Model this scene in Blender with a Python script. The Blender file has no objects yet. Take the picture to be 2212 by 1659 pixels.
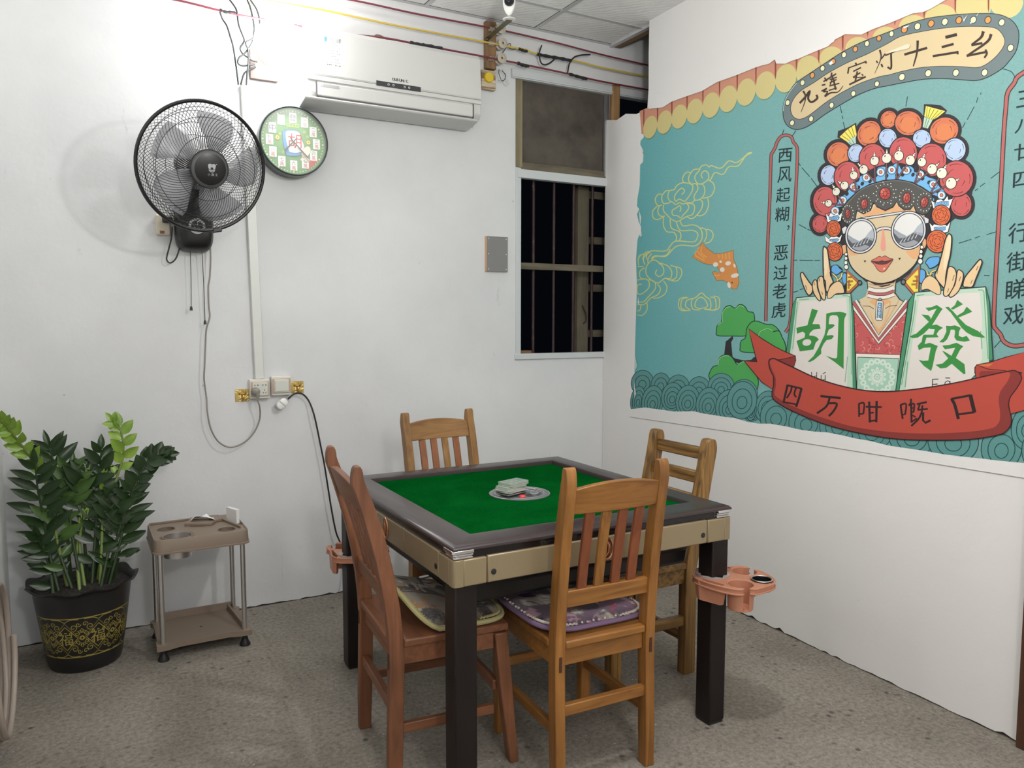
import bpy, bmesh, math, random
from mathutils import Vector, Matrix, Euler
from mathutils.geometry import tessellate_polygon
random.seed(7)
SC = bpy.context.scene
COL = SC.collection
PI = math.pi

# ------------------------------------------------------------------ camera
IW, IH = 2212.0, 1659.0
FPX = 1683.24
CAM = Vector((0.0, 0.0, 1.38))
YAW, PITCH, ROLL = -0.503907, -0.0816937, 0.00147294
FWD = Vector((-math.sin(YAW)*math.cos(PITCH), math.cos(YAW)*math.cos(PITCH), math.sin(PITCH)))
_r0 = Vector((math.cos(YAW), math.sin(YAW), 0))
_u0 = _r0.cross(FWD)
RGT = _r0*math.cos(ROLL) + _u0*math.sin(ROLL)
UPV = -_r0*math.sin(ROLL) + _u0*math.cos(ROLL)
cam_data = bpy.data.cameras.new('camera')
cam = bpy.data.objects.new('camera', cam_data)
COL.objects.link(cam)
cam.matrix_world = Matrix(((RGT.x, UPV.x, -FWD.x, CAM.x), (RGT.y, UPV.y, -FWD.y, CAM.y), (RGT.z, UPV.z, -FWD.z, CAM.z), (0, 0, 0, 1)))
cam_data.sensor_fit = 'HORIZONTAL'
cam_data.sensor_width = 36.0
cam_data.lens = 36.0*FPX/IW
cam_data.clip_start = 0.02
SC.camera = cam

# ------------------------------------------------------------------ world, lamps, exposure
W = bpy.data.worlds.new('night'); SC.world = W; W.use_nodes = True
W.node_tree.nodes['Background'].inputs[0].default_value = (0.004, 0.006, 0.010, 1)
W.node_tree.nodes['Background'].inputs[1].default_value = 0.3
BULB = Vector((0.815, 3.63, 2.605))          # the lit bulb on the far wall
BULB_EMIT = 56.0
def lamp(name, loc, watts, radius, color):
    d = bpy.data.lights.new(name, 'POINT'); d.energy = watts; d.shadow_soft_size = radius; d.color = color
    o = bpy.data.objects.new(name, d); o.location = loc; COL.objects.link(o); return o
lamp('ceiling_lamp', (1.36, 1.42, 2.28), 47.0, 0.06, (1.0, 0.985, 0.96))   # the room's second lamp, overhead and out of frame
lamp('ceiling_lamp_front', (0.55, -0.75, 2.20), 62.0, 0.14, (1.0, 0.985, 0.96))   # soft fill added behind the camera to even out the light
SC.view_settings.view_transform = 'Standard'
SC.view_settings.look = 'None'
SC.view_settings.exposure = 0.0
SC.view_settings.gamma = 1.0
SC.view_settings.use_curve_mapping = False

# ------------------------------------------------------------------ survey: a photo pixel and a plane give a point in the room
def RAY(x, y):
    return RGT*((x-IW/2)/FPX) + UPV*(-(y-IH/2)/FPX) + FWD
def PY(x, y, c):
    d = RAY(x, y); t = (c-CAM.y)/d.y; return CAM + d*t
def PX(x, y, c):
    d = RAY(x, y); t = (c-CAM.x)/d.x; return CAM + d*t
def PZ(x, y, c):
    d = RAY(x, y); t = (c-CAM.z)/d.z; return CAM + d*t

# ------------------------------------------------------------------ geometry collector
class G:
    def __init__(s):
        s.v = []; s.f = []; s.m = []
    def add(s, verts, faces, mi=0, T=None):
        b = len(s.v)
        for p in verts:
            p = Vector(p)
            s.v.append(T @ p if T is not None else p)
        for f in faces:
            s.f.append([b+i for i in f]); s.m.append(mi)
        return s
    def box(s, c, size, mi=0, rot=None, T=None):
        hx, hy, hz = size[0]/2, size[1]/2, size[2]/2
        vs = [Vector((x, y, z)) for z in (-hz, hz) for y in (-hy, hy) for x in (-hx, hx)]
        if rot is not None:
            R = Euler(rot).to_matrix(); vs = [R @ v for v in vs]
        vs = [v + Vector(c) for v in vs]
        return s.add(vs, [(0,2,3,1),(4,5,7,6),(0,1,5,4),(2,6,7,3),(0,4,6,2),(1,3,7,5)], mi, T)
    def b2(s, x0, x1, y0, y1, z0, z1, mi=0, T=None):
        return s.box(((x0+x1)/2, (y0+y1)/2, (z0+z1)/2), (x1-x0, y1-y0, z1-z0), mi, None, T)
    def loft(s, rings, mi=0, caps=True, T=None, closed=False):
        n = len(rings[0]); vs = [p for r in rings for p in r]; fs = []
        m = len(rings)
        for i in range(m if closed else m-1):
            a = i*n; b = ((i+1) % m)*n
            for k in range(n):
                k2 = (k+1) % n
                fs.append((a+k, a+k2, b+k2, b+k))
        if caps and not closed:
            fs.append(tuple(range(n-1, -1, -1))); fs.append(tuple((m-1)*n+k for k in range(n)))
        return s.add(vs, fs, mi, T)
    def prism(s, pts, z0, z1, mi=0, T=None):
        n = len(pts)
        return s.loft([[(p[0], p[1], z0) for p in pts], [(p[0], p[1], z1) for p in pts]], mi, True, T)
    def tube(s, path, r, n=8, mi=0, closed=False, caps=True, T=None):
        P = [Vector(p) for p in path]; m = len(P); rings = []
        up = None
        for i in range(m):
            if closed: t = P[(i+1) % m]-P[i-1]
            else: t = P[min(i+1, m-1)]-P[max(i-1, 0)]
            if t.length < 1e-9: t = Vector((0, 0, 1))
            t.normalize()
            if up is None:
                up = Vector((0, 0, 1)) if abs(t.z) < .9 else Vector((1, 0, 0))
            a = up - t*up.dot(t)
            if a.length < 1e-6: a = t.orthogonal()
            a.normalize(); up = a; b = t.cross(a)
            rr = r[i] if isinstance(r, (list, tuple)) else r
            rings.append([P[i] + a*(math.cos(2*PI*k/n)*rr) + b*(math.sin(2*PI*k/n)*rr) for k in range(n)])
        return s.loft(rings, mi, caps, T, closed)
    def lathe(s, prof, n=32, mi=0, c=(0, 0, 0), T=None, closed_prof=False):
        # prof: list of (radius, z); revolved about local Z
        vs = []; fs = []; m = len(prof)
        for (r, z) in prof:
            for k in range(n):
                a = 2*PI*k/n
                vs.append((c[0]+r*math.cos(a), c[1]+r*math.sin(a), c[2]+z))
        for i in range(m if closed_prof else m-1):
            a = i*n; b = ((i+1) % m)*n
            for k in range(n):
                k2 = (k+1) % n
                fs.append((a+k, a+k2, b+k2, b+k))
        if not closed_prof:
            if prof[0][0] > 1e-6: fs.append(tuple(range(n-1, -1, -1)))
            if prof[-1][0] > 1e-6: fs.append(tuple((m-1)*n+k for k in range(n)))
        return s.add(vs, fs, mi, T)
    def cyl(s, p0, p1, r0, r1=None, n=16, mi=0, T=None):
        return s.tube([p0, p1], [r0, r0 if r1 is None else r1], n, mi, False, True, T)
    def sph(s, c, r, n=16, m=10, mi=0, T=None, sc=(1, 1, 1)):
        vs = []; fs = []
        for i in range(m+1):
            th = PI*i/m
            for k in range(n):
                a = 2*PI*k/n
                vs.append((c[0]+sc[0]*r*math.sin(th)*math.cos(a), c[1]+sc[1]*r*math.sin(th)*math.sin(a), c[2]+sc[2]*r*math.cos(th)))
        for i in range(m):
            for k in range(n):
                k2 = (k+1) % n
                fs.append((i*n+k, (i+1)*n+k, (i+1)*n+k2, i*n+k2))
        return s.add(vs, fs, mi, T)
    def ring(s, R, r, n=48, m=8, mi=0, T=None, c=(0, 0, 0)):
        path = [(c[0]+R*math.cos(2*PI*k/n), c[1]+R*math.sin(2*PI*k/n), c[2]) for k in range(n)]
        return s.tube(path, r, m, mi, True, False, T)
    def build(s, name, mats, parent=None, bevel=0, seg=2, smooth=True, ang=40, weld=True):
        me = bpy.data.meshes.new(name)
        me.from_pydata([tuple(v) for v in s.v], [], s.f)
        if not isinstance(mats, (list, tuple)): mats = [mats]
        for m in mats: me.materials.append(m)
        if len(mats) > 1: me.polygons.foreach_set('material_index', s.m)
        if weld:
            bm = bmesh.new(); bm.from_mesh(me)
            bmesh.ops.remove_doubles(bm, verts=bm.verts, dist=1e-6)
            bmesh.ops.dissolve_degenerate(bm, edges=bm.edges, dist=1e-7)
            bmesh.ops.recalc_face_normals(bm, faces=bm.faces)
            bm.to_mesh(me); bm.free()
        if smooth:
            me.polygons.foreach_set('use_smooth', [True]*len(me.polygons))
            me.set_sharp_from_angle(angle=math.radians(ang))
        me.update()
        o = bpy.data.objects.new(name, me); COL.objects.link(o)
        if parent is not None: o.parent = parent
        if bevel:
            b = o.modifiers.new('bevel', 'BEVEL'); b.width = bevel; b.segments = seg; b.limit_method = 'ANGLE'; b.angle_limit = math.radians(35)
        return o

def thing(name, label, cat, loc=(0, 0, 0), rotz=0, group=None):
    o = bpy.data.objects.new(name, None); o.empty_display_size = .05
    COL.objects.link(o); o.location = loc; o.rotation_euler = (0, 0, rotz)
    return tag(o, label, cat, group)
def tag(o, label, cat, group=None):
    o['label'] = label; o['category'] = cat
    if group: o['group'] = group
    return o
def struct(o):
    o['kind'] = 'structure'; return o

def catmull(pts, closed=False, k=6):
    P = [Vector(p) for p in pts]; n = len(P); out = []
    rng = n if closed else n-1
    for i in range(rng):
        p1 = P[i]; p2 = P[(i+1) % n]
        p0 = P[i-1] if (closed or i > 0) else p1*2-p2
        p3 = P[(i+2) % n] if (closed or i < n-2) else p2*2-p1
        for j in range(k):
            t = j/k; t2 = t*t; t3 = t2*t
            out.append(.5*((2*p1)+(p2-p0)*t+(2*p0-5*p1+4*p2-p3)*t2+(3*p1-p0-3*p2+p3)*t3))
    if not closed: out.append(P[-1])
    return out
def frame_from(origin, zdir, xhint=(1, 0, 0)):
    z = Vector(zdir).normalized(); x = Vector(xhint); x = (x-z*x.dot(z)).normalized(); y = z.cross(x)
    return Matrix(((x.x, y.x, z.x, origin[0]), (x.y, y.y, z.y, origin[1]), (x.z, y.z, z.z, origin[2]), (0, 0, 0, 1)))

# ------------------------------------------------------------------ materials
def s2l(c):
    c /= 255.0
    return c/12.92 if c <= .04045 else ((c+.055)/1.055)**2.4
def rgb(r, g, b, gain=1.0):
    return (min(s2l(r)*gain, .92), min(s2l(g)*gain, .92), min(s2l(b)*gain, .92), 1)
def mat(name, col, rough=.5, metal=0, spec=.5, emit=None, estr=0, alpha=None, trans=0, coat=0):
    m = bpy.data.materials.new(name); m.use_nodes = True
    p = m.node_tree.nodes['Principled BSDF']
    p.inputs['Base Color'].default_value = col
    p.inputs['Roughness'].default_value = rough
    p.inputs['Metallic'].default_value = metal
    p.inputs['Specular IOR Level'].default_value = spec
    if emit: p.inputs['Emission Color'].default_value = emit; p.inputs['Emission Strength'].default_value = estr
    if alpha is not None: p.inputs['Alpha'].default_value = alpha
    if trans: p.inputs['Transmission Weight'].default_value = trans
    if coat: p.inputs['Coat Weight'].default_value = coat; p.inputs['Coat Roughness'].default_value = .12
    return m
class N:
    def __init__(s, m):
        s.m = m; s.t = m.node_tree; s.p = s.t.nodes['Principled BSDF']
    def n(s, typ, **kw):
        x = s.t.nodes.new(typ)
        for k, v in kw.items():
            if k.startswith('_'): setattr(x, k[1:], v)
            else:
                x.inputs[k.replace('__', ' ')].default_value = v
        return x
    def l(s, a, ao, b, bi):
        s.t.links.new(a.outputs[ao], b.inputs[bi])
    def coords(s, scale=(1, 1, 1), rot=(0, 0, 0)):
        tc = s.n('ShaderNodeTexCoord'); mp = s.n('ShaderNodeMapping')
        mp.inputs['Scale'].default_value = scale; mp.inputs['Rotation'].default_value = rot
        s.l(tc, 'Object', mp, 'Vector'); return mp
    def noise(s, mp, scale, detail=4, rough=.55, dist=0):
        x = s.n('ShaderNodeTexNoise'); x.inputs['Scale'].default_value = scale; x.inputs['Detail'].default_value = detail
        x.inputs['Roughness'].default_value = rough; x.inputs['Distortion'].default_value = dist
        if mp: s.l(mp, 'Vector', x, 'Vector')
        return x
    def ramp(s, src, out, stops):
        r = s.n('ShaderNodeValToRGB'); e = r.color_ramp.elements
        while len(e) < len(stops): e.new(.5)
        for i, (pos, c) in enumerate(stops):
            e[i].position = pos; e[i].color = c if len(c) == 4 else (*c, 1)
        s.l(src, out, r, 'Fac'); return r
    def mix(s, fac, a, b, blend='MIX'):
        x = s.n('ShaderNodeMix'); x.data_type = 'RGBA'; x.blend_type = blend
        for src, i in ((fac, 0), (a, 6), (b, 7)):
            if isinstance(src, tuple) and hasattr(src[0], 'outputs'): s.t.links.new(src[0].outputs[src[1]], x.inputs[i])
            else: x.inputs[i].default_value = src
        return x
    def bump(s, src, out, strength=.2, dist=.01):
        b = s.n('ShaderNodeBump'); b.inputs['Strength'].default_value = strength; b.inputs['Distance'].default_value = dist
        s.l(src, out, b, 'Height'); s.l(b, 'Normal', s.p, 'Normal'); return b

def wood(name, dark, light, axis='Z', scale=9, rough=.45, contrast=(.25, .75), stretch=.09, rings=0):
    m = mat(name, light, rough); k = N(m)
    sc = {'X': (stretch, 1, 1), 'Y': (1, stretch, 1), 'Z': (1, 1, stretch)}[axis]
    mp = k.coords(sc)
    if rings:
        a = k.n('ShaderNodeTexWave')
        a.wave_type = 'BANDS'; a.bands_direction = 'DIAGONAL'
        a.inputs['Scale'].default_value = rings; a.inputs['Distortion'].default_value = 7; a.inputs['Detail'].default_value = 2; a.inputs['Detail Scale'].default_value = 1.2
        k.l(mp, 'Vector', a, 'Vector'); src, out = a, 'Color'
    else:
        a = k.noise(mp, scale*3.2, 6, .6, 1.2); src, out = a, 'Fac'
    r = k.ramp(src, out, [(contrast[0], dark), (contrast[1], light)])
    b = k.noise(k.coords((1, 1, 1)), 4.5, 3)
    rb = k.ramp(b, 'Fac', [(.3, (.72, .70, .68)), (.7, (1.08, 1.05, 1.02))])
    mx = k.mix(1.0, (r, 'Color'), (rb, 'Color'), 'MULTIPLY')
    k.l(mx, 2, k.p, 'Base Color')
    k.bump(src, out, .10, .003)
    return m
# ================================================================== the room shell
YB = 3.80                                   # far wall
XL = -0.305                                 # left wall
ZC = 2.965                                  # suspended ceiling
def xr(y): return 2.715 + (y-3.8)*0.0324    # the mural partition is a few degrees off square

def plaster(name, base, var=.05, scuff=.55, cool=(1, 1, 1)):
    m = mat(name, base, .85, 0, .25); k = N(m)
    big = k.noise(k.coords((1, 1, 1)), 1.3, 5, .6)
    fine = k.noise(k.coords((1, 1, 1)), 60, 3, .6)
    r1 = k.ramp(big, 'Fac', [(.30, (1-var*1.3, 1-var*1.3, 1-var*1.2)), (.70, (1+var*.4, 1+var*.4, 1+var*.4))])
    m1 = k.mix(1.0, base, (r1, 'Color'), 'MULTIPLY')
    # stray scuffs and pin marks
    sc = k.noise(k.coords((1, 1, .35), (0, .5, 0)), 9, 6, .72, .6)
    r2 = k.ramp(sc, 'Fac', [(.655, (0, 0, 0)), (.75, (1, 1, 1))])
    vo = k.n('ShaderNodeTexVoronoi'); vo.inputs['Scale'].default_value = 5.5; k.l(k.coords((1, 1, 1)), 'Vector', vo, 'Vector')
    r3 = k.ramp(vo, 'Distance', [(.018, (1, 1, 1)), (.032, (0, 0, 0))])
    ad = k.mix(1.0, (r2, 'Color'), (r3, 'Color'), 'ADD')
    ml = k.n('ShaderNodeMath', _operation='MULTIPLY'); ml.inputs[1].default_value = scuff
    k.l(ad, 2, ml, 0)
    m2 = k.mix((ml, 0), (m1, 2), (base[0]*.55, base[1]*.55, base[2]*.56, 1))
    k.l(m2, 2, k.p, 'Base Color')
    sm = k.n('ShaderNodeMath', _operation='ADD'); k.l(big, 'Fac', sm, 0)
    f2 = k.n('ShaderNodeMath', _operation='MULTIPLY'); f2.inputs[1].default_value = .06; k.l(fine, 'Fac', f2, 0); k.l(f2, 0, sm, 1)
    k.bump(sm, 0, .35, .02)
    return m
M_WALL = plaster('white_plaster', (.735, .745, .755, 1), .085, .75)
M_PART = plaster('white_board', (.76, .75, .735, 1), .025, .22)
M_LEFT = plaster('white_plaster_left', (.74, .74, .73, 1), .03, .3)

def concrete():
    m = mat('worn_concrete', (.2, .2, .2, 1), .9, 0, .2); k = N(m)
    mp = k.coords((1, 1, 1))
    a = k.noise(mp, 1.6, 7, .62, .3)
    b = k.noise(mp, 62, 6, .75)
    ra = k.ramp(a, 'Fac', [(.28, (.235, .210, .177)), (.52, (.325, .292, .250)), (.75, (.385, .352, .308))])
    rb = k.ramp(b, 'Fac', [(.33, (.55, .55, .55)), (.60, (1.08, 1.08, 1.08))])
    m1 = k.mix(1.0, (ra, 'Color'), (rb, 'Color'), 'MULTIPLY')
    v = k.n('ShaderNodeTexVoronoi'); v.inputs['Scale'].default_value = 48; v.inputs['Randomness'].default_value = 1
    ds = k.noise(mp, 14, 2); dm = k.mix(.03, (mp, 'Vector'), (ds, 'Color')); k.l(dm, 2, v, 'Vector')
    pick = k.ramp(k.noise(mp, 11, 3, .6), 'Fac', [(.54, (0, 0, 0)), (.62, (1, 1, 1))])
    rv = k.ramp(v, 'Distance', [(.10, (1, 1, 1)), (.2, (0, 0, 0))])
    fl = k.mix(1.0, (pick, 'Color'), (rv, 'Color'), 'MULTIPLY')
    m2 = k.mix((fl, 2), (m1, 2), (.46, .45, .42, 1))
    v2 = k.n('ShaderNodeTexVoronoi'); v2.inputs['Scale'].default_value = 21; k.l(mp, 'Vector', v2, 'Vector')
    p2 = k.ramp(k.noise(mp, 6, 4, .6), 'Fac', [(.50, (0, 0, 0)), (.6, (1, 1, 1))])
    r2 = k.ramp(v2, 'Distance', [(.10, (1, 1, 1)), (.26, (0, 0, 0))])
    dk = k.mix(1.0, (p2, 'Color'), (r2, 'Color'), 'MULTIPLY')
    m3 = k.mix((dk, 2), (m2, 2), (.105, .097, .086, 1))
    k.l(m3, 2, k.p, 'Base Color')
    hs = k.n('ShaderNodeMath', _operation='MULTIPLY_ADD'); hs.inputs[1].default_value = .35; k.l(b, 'Fac', hs, 0); k.l(a, 'Fac', hs, 2)
    k.bump(hs, 0, .55, .03)
    return m
M_FLOOR = concrete()
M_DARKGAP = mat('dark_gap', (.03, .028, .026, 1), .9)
M_TILE = mat('ceiling_tile', (.66, .66, .65, 1), .8, 0, .2)
k = N(M_TILE); _n = k.noise(k.coords((1, 1, 1)), 7, 6, .7, .8)
_r1 = k.ramp(_n, 'Fac', [(.35, (.78, .78, .775)), (.65, (.88, .88, .87))]); k.l(_r1, 'Color', k.p, 'Base Color')
_w = k.n('ShaderNodeTexWave'); _w.wave_type = 'BANDS'; _w.bands_direction = 'DIAGONAL'; _w.inputs['Scale'].default_value = 14; _w.inputs['Distortion'].default_value = 6
k.l(k.coords((1, 1, 1)), 'Vector', _w, 'Vector'); k.bump(_w, 'Color', .15, .004)
M_TBAR = mat('ceiling_grid_metal', (.58, .58, .59, 1), .4, .3)
M_GROOVE = mat('grid_dark_line', (.12, .12, .13, 1), .7)  # dark strip along one edge of each ceiling bar
M_BATTENWOOD = wood('raw_batten_wood', rgb(120, 88, 55, 1.1), rgb(178, 143, 100, 1.1), 'Z', 6, .7)
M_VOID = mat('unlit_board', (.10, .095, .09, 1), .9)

# floor
g = G(); g.b2(XL-.12, 3.7, -1.7, YB+.13, -.06, 0)
struct(g.build('floor', M_FLOOR))

# far wall with the window opening
WX0, WX1, WZ0, WZ1 = 2.125, 3.25, 1.185, 2.715
g = G()
g.b2(XL-.12, WX0, YB, YB+.12, 0, 3.45)
g.b2(WX0, WX1, YB, YB+.12, 0, WZ0)
g.b2(WX0, WX1, YB, YB+.12, WZ1, 3.45)
g.b2(WX1, 3.7, YB, YB+.12, 0, 3.45)
struct(g.build('wall_back', M_WALL, weld=False, smooth=False))
# left wall
g = G(); g.b2(XL-.12, XL, -1.7, YB, 0, 3.45)
struct(g.build('wall_left', M_LEFT, smooth=False))
g = G(); g.b2(XL-.12, 3.7, -1.8, -1.7, 0, 3.45)
struct(g.build('wall_front', M_LEFT, smooth=False))

# mural partition on the right: a low board that reaches the far wall and a higher one that stops short of it
YE = 1.335                                    # the end of the board, at the door jamb
ZS = 2.508
g = G()
rnd = random.Random(3)
def wall_pt(y, z, off=0.0):
    n = Vector((-1, .0324, 0)).normalized()
    return Vector((xr(y), y, z)) + n*off
out = []
yy = YE
while yy < 3.785:
    out.append((yy, max(.002, .005+rnd.gauss(.001, .0018) + (.010 if rnd.random() < .05 else 0)))); yy += .028
out.append((3.797, .006))
prof = out + [(3.7985, 2.2), (3.790, 2.538), (3.69, 2.515), (3.60, 2.53), (3.50, 2.506), (3.402, ZS), (3.394, 2.62), (3.398, 2.8), (3.396, ZC+.01), (YE, ZC+.01)]
A = [wall_pt(y, z) for y, z in prof]; B = [wall_pt(y, z, -.03) for y, z in prof]
tri = tessellate_polygon([[Vector((p[0], p[1], 0)) for p in prof]])
n = len(prof)
g.add(A, [tuple(t) for t in tri]); g.add(B, [tuple(reversed(t)) for t in tri])
g.add(A+B, [(i, (i+1) % n, n+(i+1) % n, n+i) for i in range(n)])
struct(g.build('wall_right', M_PART, smooth=False))
# wall beyond the door
g2 = G(); g2.b2(2.66, 2.72, -1.7, 1.225, 0, ZC)
struct(g2.build('wall_right_beyond', M_PART, smooth=False))
M_JAMB = wood('brown_jamb', rgb(62, 36, 22), rgb(98, 62, 42), 'Z', 4, .5)
g = G(); g.b2(2.605, 2.70, 1.225, 1.336, 0, ZC)
struct(g.build('door_1', M_JAMB, bevel=.004))

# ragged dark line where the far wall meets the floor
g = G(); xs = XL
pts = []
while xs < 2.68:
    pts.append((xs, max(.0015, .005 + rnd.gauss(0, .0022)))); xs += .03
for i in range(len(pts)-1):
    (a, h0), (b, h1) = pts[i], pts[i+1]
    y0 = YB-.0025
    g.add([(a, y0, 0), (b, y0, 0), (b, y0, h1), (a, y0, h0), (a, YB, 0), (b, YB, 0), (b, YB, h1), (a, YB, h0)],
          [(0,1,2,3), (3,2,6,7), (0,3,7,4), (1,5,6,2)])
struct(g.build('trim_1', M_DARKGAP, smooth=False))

# suspended ceiling: tiles and grid
XCE = 2.755
g = G(); g.b2(XL, XCE, -1.7, YB, ZC, ZC+.015)
struct(g.build('ceiling', M_TILE, smooth=False))
g = G()
gx = [2.230-.642*i for i in range(0, 4)]; gy = [3.5-.6*i for i in range(0, 9)]
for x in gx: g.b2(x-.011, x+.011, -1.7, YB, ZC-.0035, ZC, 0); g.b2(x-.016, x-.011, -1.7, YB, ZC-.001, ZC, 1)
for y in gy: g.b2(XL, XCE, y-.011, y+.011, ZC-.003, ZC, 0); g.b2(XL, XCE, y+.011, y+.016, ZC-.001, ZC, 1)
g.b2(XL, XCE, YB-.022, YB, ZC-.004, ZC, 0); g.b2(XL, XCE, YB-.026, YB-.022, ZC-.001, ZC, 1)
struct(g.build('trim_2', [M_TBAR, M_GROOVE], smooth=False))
g = G(); g.b2(XCE-.022, XCE+.004, 3.30, YB-.002, ZC-.012, ZC+.03, 0)
struct(g.build('trim_3', M_TBAR, smooth=False))
M_BATT_Y = wood('ceiling_edge_batten', rgb(110, 85, 60, 1.0), rgb(165, 138, 104, 1.0), 'Y', 6, .7)
g = G(); g.b2(XCE+.006, XCE+.05, 3.0, YB-.01, ZC-.01, ZC+.035, 0)
struct(g.build('trim_4', M_BATT_Y, smooth=False))
# dark-coloured walls and roof added beyond the partition against light leaks
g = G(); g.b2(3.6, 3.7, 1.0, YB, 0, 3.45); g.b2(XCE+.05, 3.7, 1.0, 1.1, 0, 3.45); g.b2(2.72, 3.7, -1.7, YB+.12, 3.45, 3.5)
struct(g.build('wall_light_stop', M_VOID, weld=False, smooth=False))
# ================================================================== the printed mural on the partition
GL = {}
def glyph(ch):
    if ch in GL: return GL[ch]
    cu = bpy.data.curves.new('glyph', 'FONT'); cu.body = ch; cu.resolution_u = 3
    o = bpy.data.objects.new('glyph', cu); COL.objects.link(o)
    me = o.evaluated_get(bpy.context.evaluated_depsgraph_get()).to_mesh()
    r = ([(v.co.x, v.co.y) for v in me.vertices], [tuple(p.vertices) for p in me.polygons])
    o.to_mesh_clear() if False else None
    bpy.data.objects.remove(o); bpy.data.curves.remove(cu)
    GL[ch] = r; return r

class Art:
    """flat printed artwork: shapes are read off the photo in pixels and laid on a real plane"""
    def __init__(s, mapper, gain=1.0, step=2.5e-6):
        s.map = mapper; s.g = G(); s.mats = []; s.ix = {}; s.k = 0; s.o = (0, 0, 1); s.gain = gain; s.step = step
    def U(s, ox, oy, sc): s.o = (ox, oy, sc)
    def P(s, d):
        if isinstance(d, str):
            v = [float(x) for x in d.replace(',', ' ').split()]; d = list(zip(v[::2], v[1::2]))
        return [Vector((s.o[0]+x*s.o[2], s.o[1]+y*s.o[2], 0)) for x, y in d]
    def mi(s, col):
        if isinstance(col, bpy.types.Material): key = col.name; m = col
        else: key = col; m = None
        if key not in s.ix:
            if m is None: m = mat('print_%d_%d_%d' % col, rgb(*col, s.gain), .62, 0, .3)
            s.ix[key] = len(s.mats); s.mats.append(m)
        return s.ix[key]
    def put(s, pts, faces, col):
        s.k += 1; off = .0005 + s.k*s.step
        s.g.add([s.map(p.x, p.y, off) for p in pts], faces, s.mi(col))
    def poly(s, pts, col):
        tri = tessellate_polygon([pts]); s.put(pts, [tuple(t) for t in tri], col)
    def hole(s, pts, holes, col):
        tri = tessellate_polygon([pts]+holes); al = list(pts)
        for h in holes: al += h
        s.put(al, [tuple(t) for t in tri], col)
    def rib(s, pts, w, col, closed=False, taper=None):
        n = len(pts); a = []
        for i in range(n):
            t = (pts[(i+1) % n]-pts[i-1]) if closed else (pts[min(i+1, n-1)]-pts[max(i-1, 0)])
            if t.length < 1e-6: t = Vector((1, 0, 0))
            t.normalize(); nn = Vector((-t.y, t.x, 0)); ww = w/2
            if taper:
                f = i/(n-1); ww *= taper[0]+(taper[1]-taper[0])*f
            a += [pts[i]+nn*ww, pts[i]-nn*ww]
        fs = [(2*i, 2*i+1, 2*((i+1) % n)+1, 2*((i+1) % n)) for i in range(n if closed else n-1)]
        s.put(a, fs, col)
    def F(s, d, col, sm=0, ol=None, ow=0):
        p = s.P(d)
        if sm: p = catmull(p, True, 4)
        s.poly(p, col)
        if ol: s.rib(p, ow*s.o[2], ol, True)
    def L(s, d, w, col, sm=1, closed=False, taper=None):
        p = s.P(d)
        if sm and len(p) > 2: p = catmull(p, closed, 4)
        s.rib(p, w*s.o[2], col, closed, taper)
    def ep(s, cx, cy, rx, ry, rot=0, n=24):
        a = math.radians(rot); c, q = math.cos(a), math.sin(a); out = []
        for i in range(n):
            x = rx*math.cos(2*PI*i/n); y = ry*math.sin(2*PI*i/n)
            out.append((cx+x*c-y*q, cy+x*q+y*c))
        return out
    def E(s, cx, cy, rx, ry, col, rot=0, ol=None, ow=0, n=24):
        p = s.P(s.ep(cx, cy, rx, ry, rot, n))
        if col: s.poly(p, col)
        if ol: s.rib(p, ow*s.o[2], ol, True)
    def T(s, ch, cx, cy, w, h, col, shear=0.0, rise=-.1, bold=0):
        vs, fs = glyph(ch)
        if not vs: return
        xs = [v[0] for v in vs]; ys = [v[1] for v in vs]
        mx, my, dx, dy = (min(xs)+max(xs))/2, (min(ys)+max(ys))/2, max(max(xs)-min(xs), .01), max(max(ys)-min(ys), .01)
        kx = w/dx if w else h/dy; ky = h/dy if h else w/dx
        pts = []
        for x, y in vs:
            X = (x-mx)*kx; Y = -(y-my)*ky
            pts.append((cx+X+shear*Y, cy+Y+rise*X))
        p = s.P(pts); s.put(p, fs, col)
        for b in ([(bold, 0), (0, bold)] if bold else []):
            s.put([q+Vector((b[0]*s.o[2], b[1]*s.o[2], 0)) for q in p], fs, col)

MN = Vector((-1, .0324, 0)).normalized(); MP0 = Vector((2.715, 3.8, 0))
def mural_map(x, y, off):
    d = RAY(x, y); t = (MP0-CAM).dot(MN)/d.dot(MN); p = CAM+d*t
    if p.y < YE+.002: p = Vector((xr(YE+.002), YE+.002, p.z))
    return p + MN*off
A = Art(mural_map, 1.0)
INK = (38, 42, 46); TEALINK = (22, 62, 66)
# graded print ground
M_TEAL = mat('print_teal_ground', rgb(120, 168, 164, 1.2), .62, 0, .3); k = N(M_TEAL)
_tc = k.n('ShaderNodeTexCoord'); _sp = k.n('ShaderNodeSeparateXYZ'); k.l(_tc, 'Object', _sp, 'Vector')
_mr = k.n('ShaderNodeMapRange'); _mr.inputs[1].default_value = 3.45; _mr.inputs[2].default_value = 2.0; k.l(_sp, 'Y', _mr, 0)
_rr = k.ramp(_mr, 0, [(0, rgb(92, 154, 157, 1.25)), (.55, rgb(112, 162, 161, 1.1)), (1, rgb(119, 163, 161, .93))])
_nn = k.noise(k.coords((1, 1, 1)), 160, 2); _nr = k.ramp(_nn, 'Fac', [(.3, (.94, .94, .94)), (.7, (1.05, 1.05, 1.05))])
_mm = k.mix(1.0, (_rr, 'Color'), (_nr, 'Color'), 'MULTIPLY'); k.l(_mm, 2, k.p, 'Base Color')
A.U(0, 0, 1)
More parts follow.
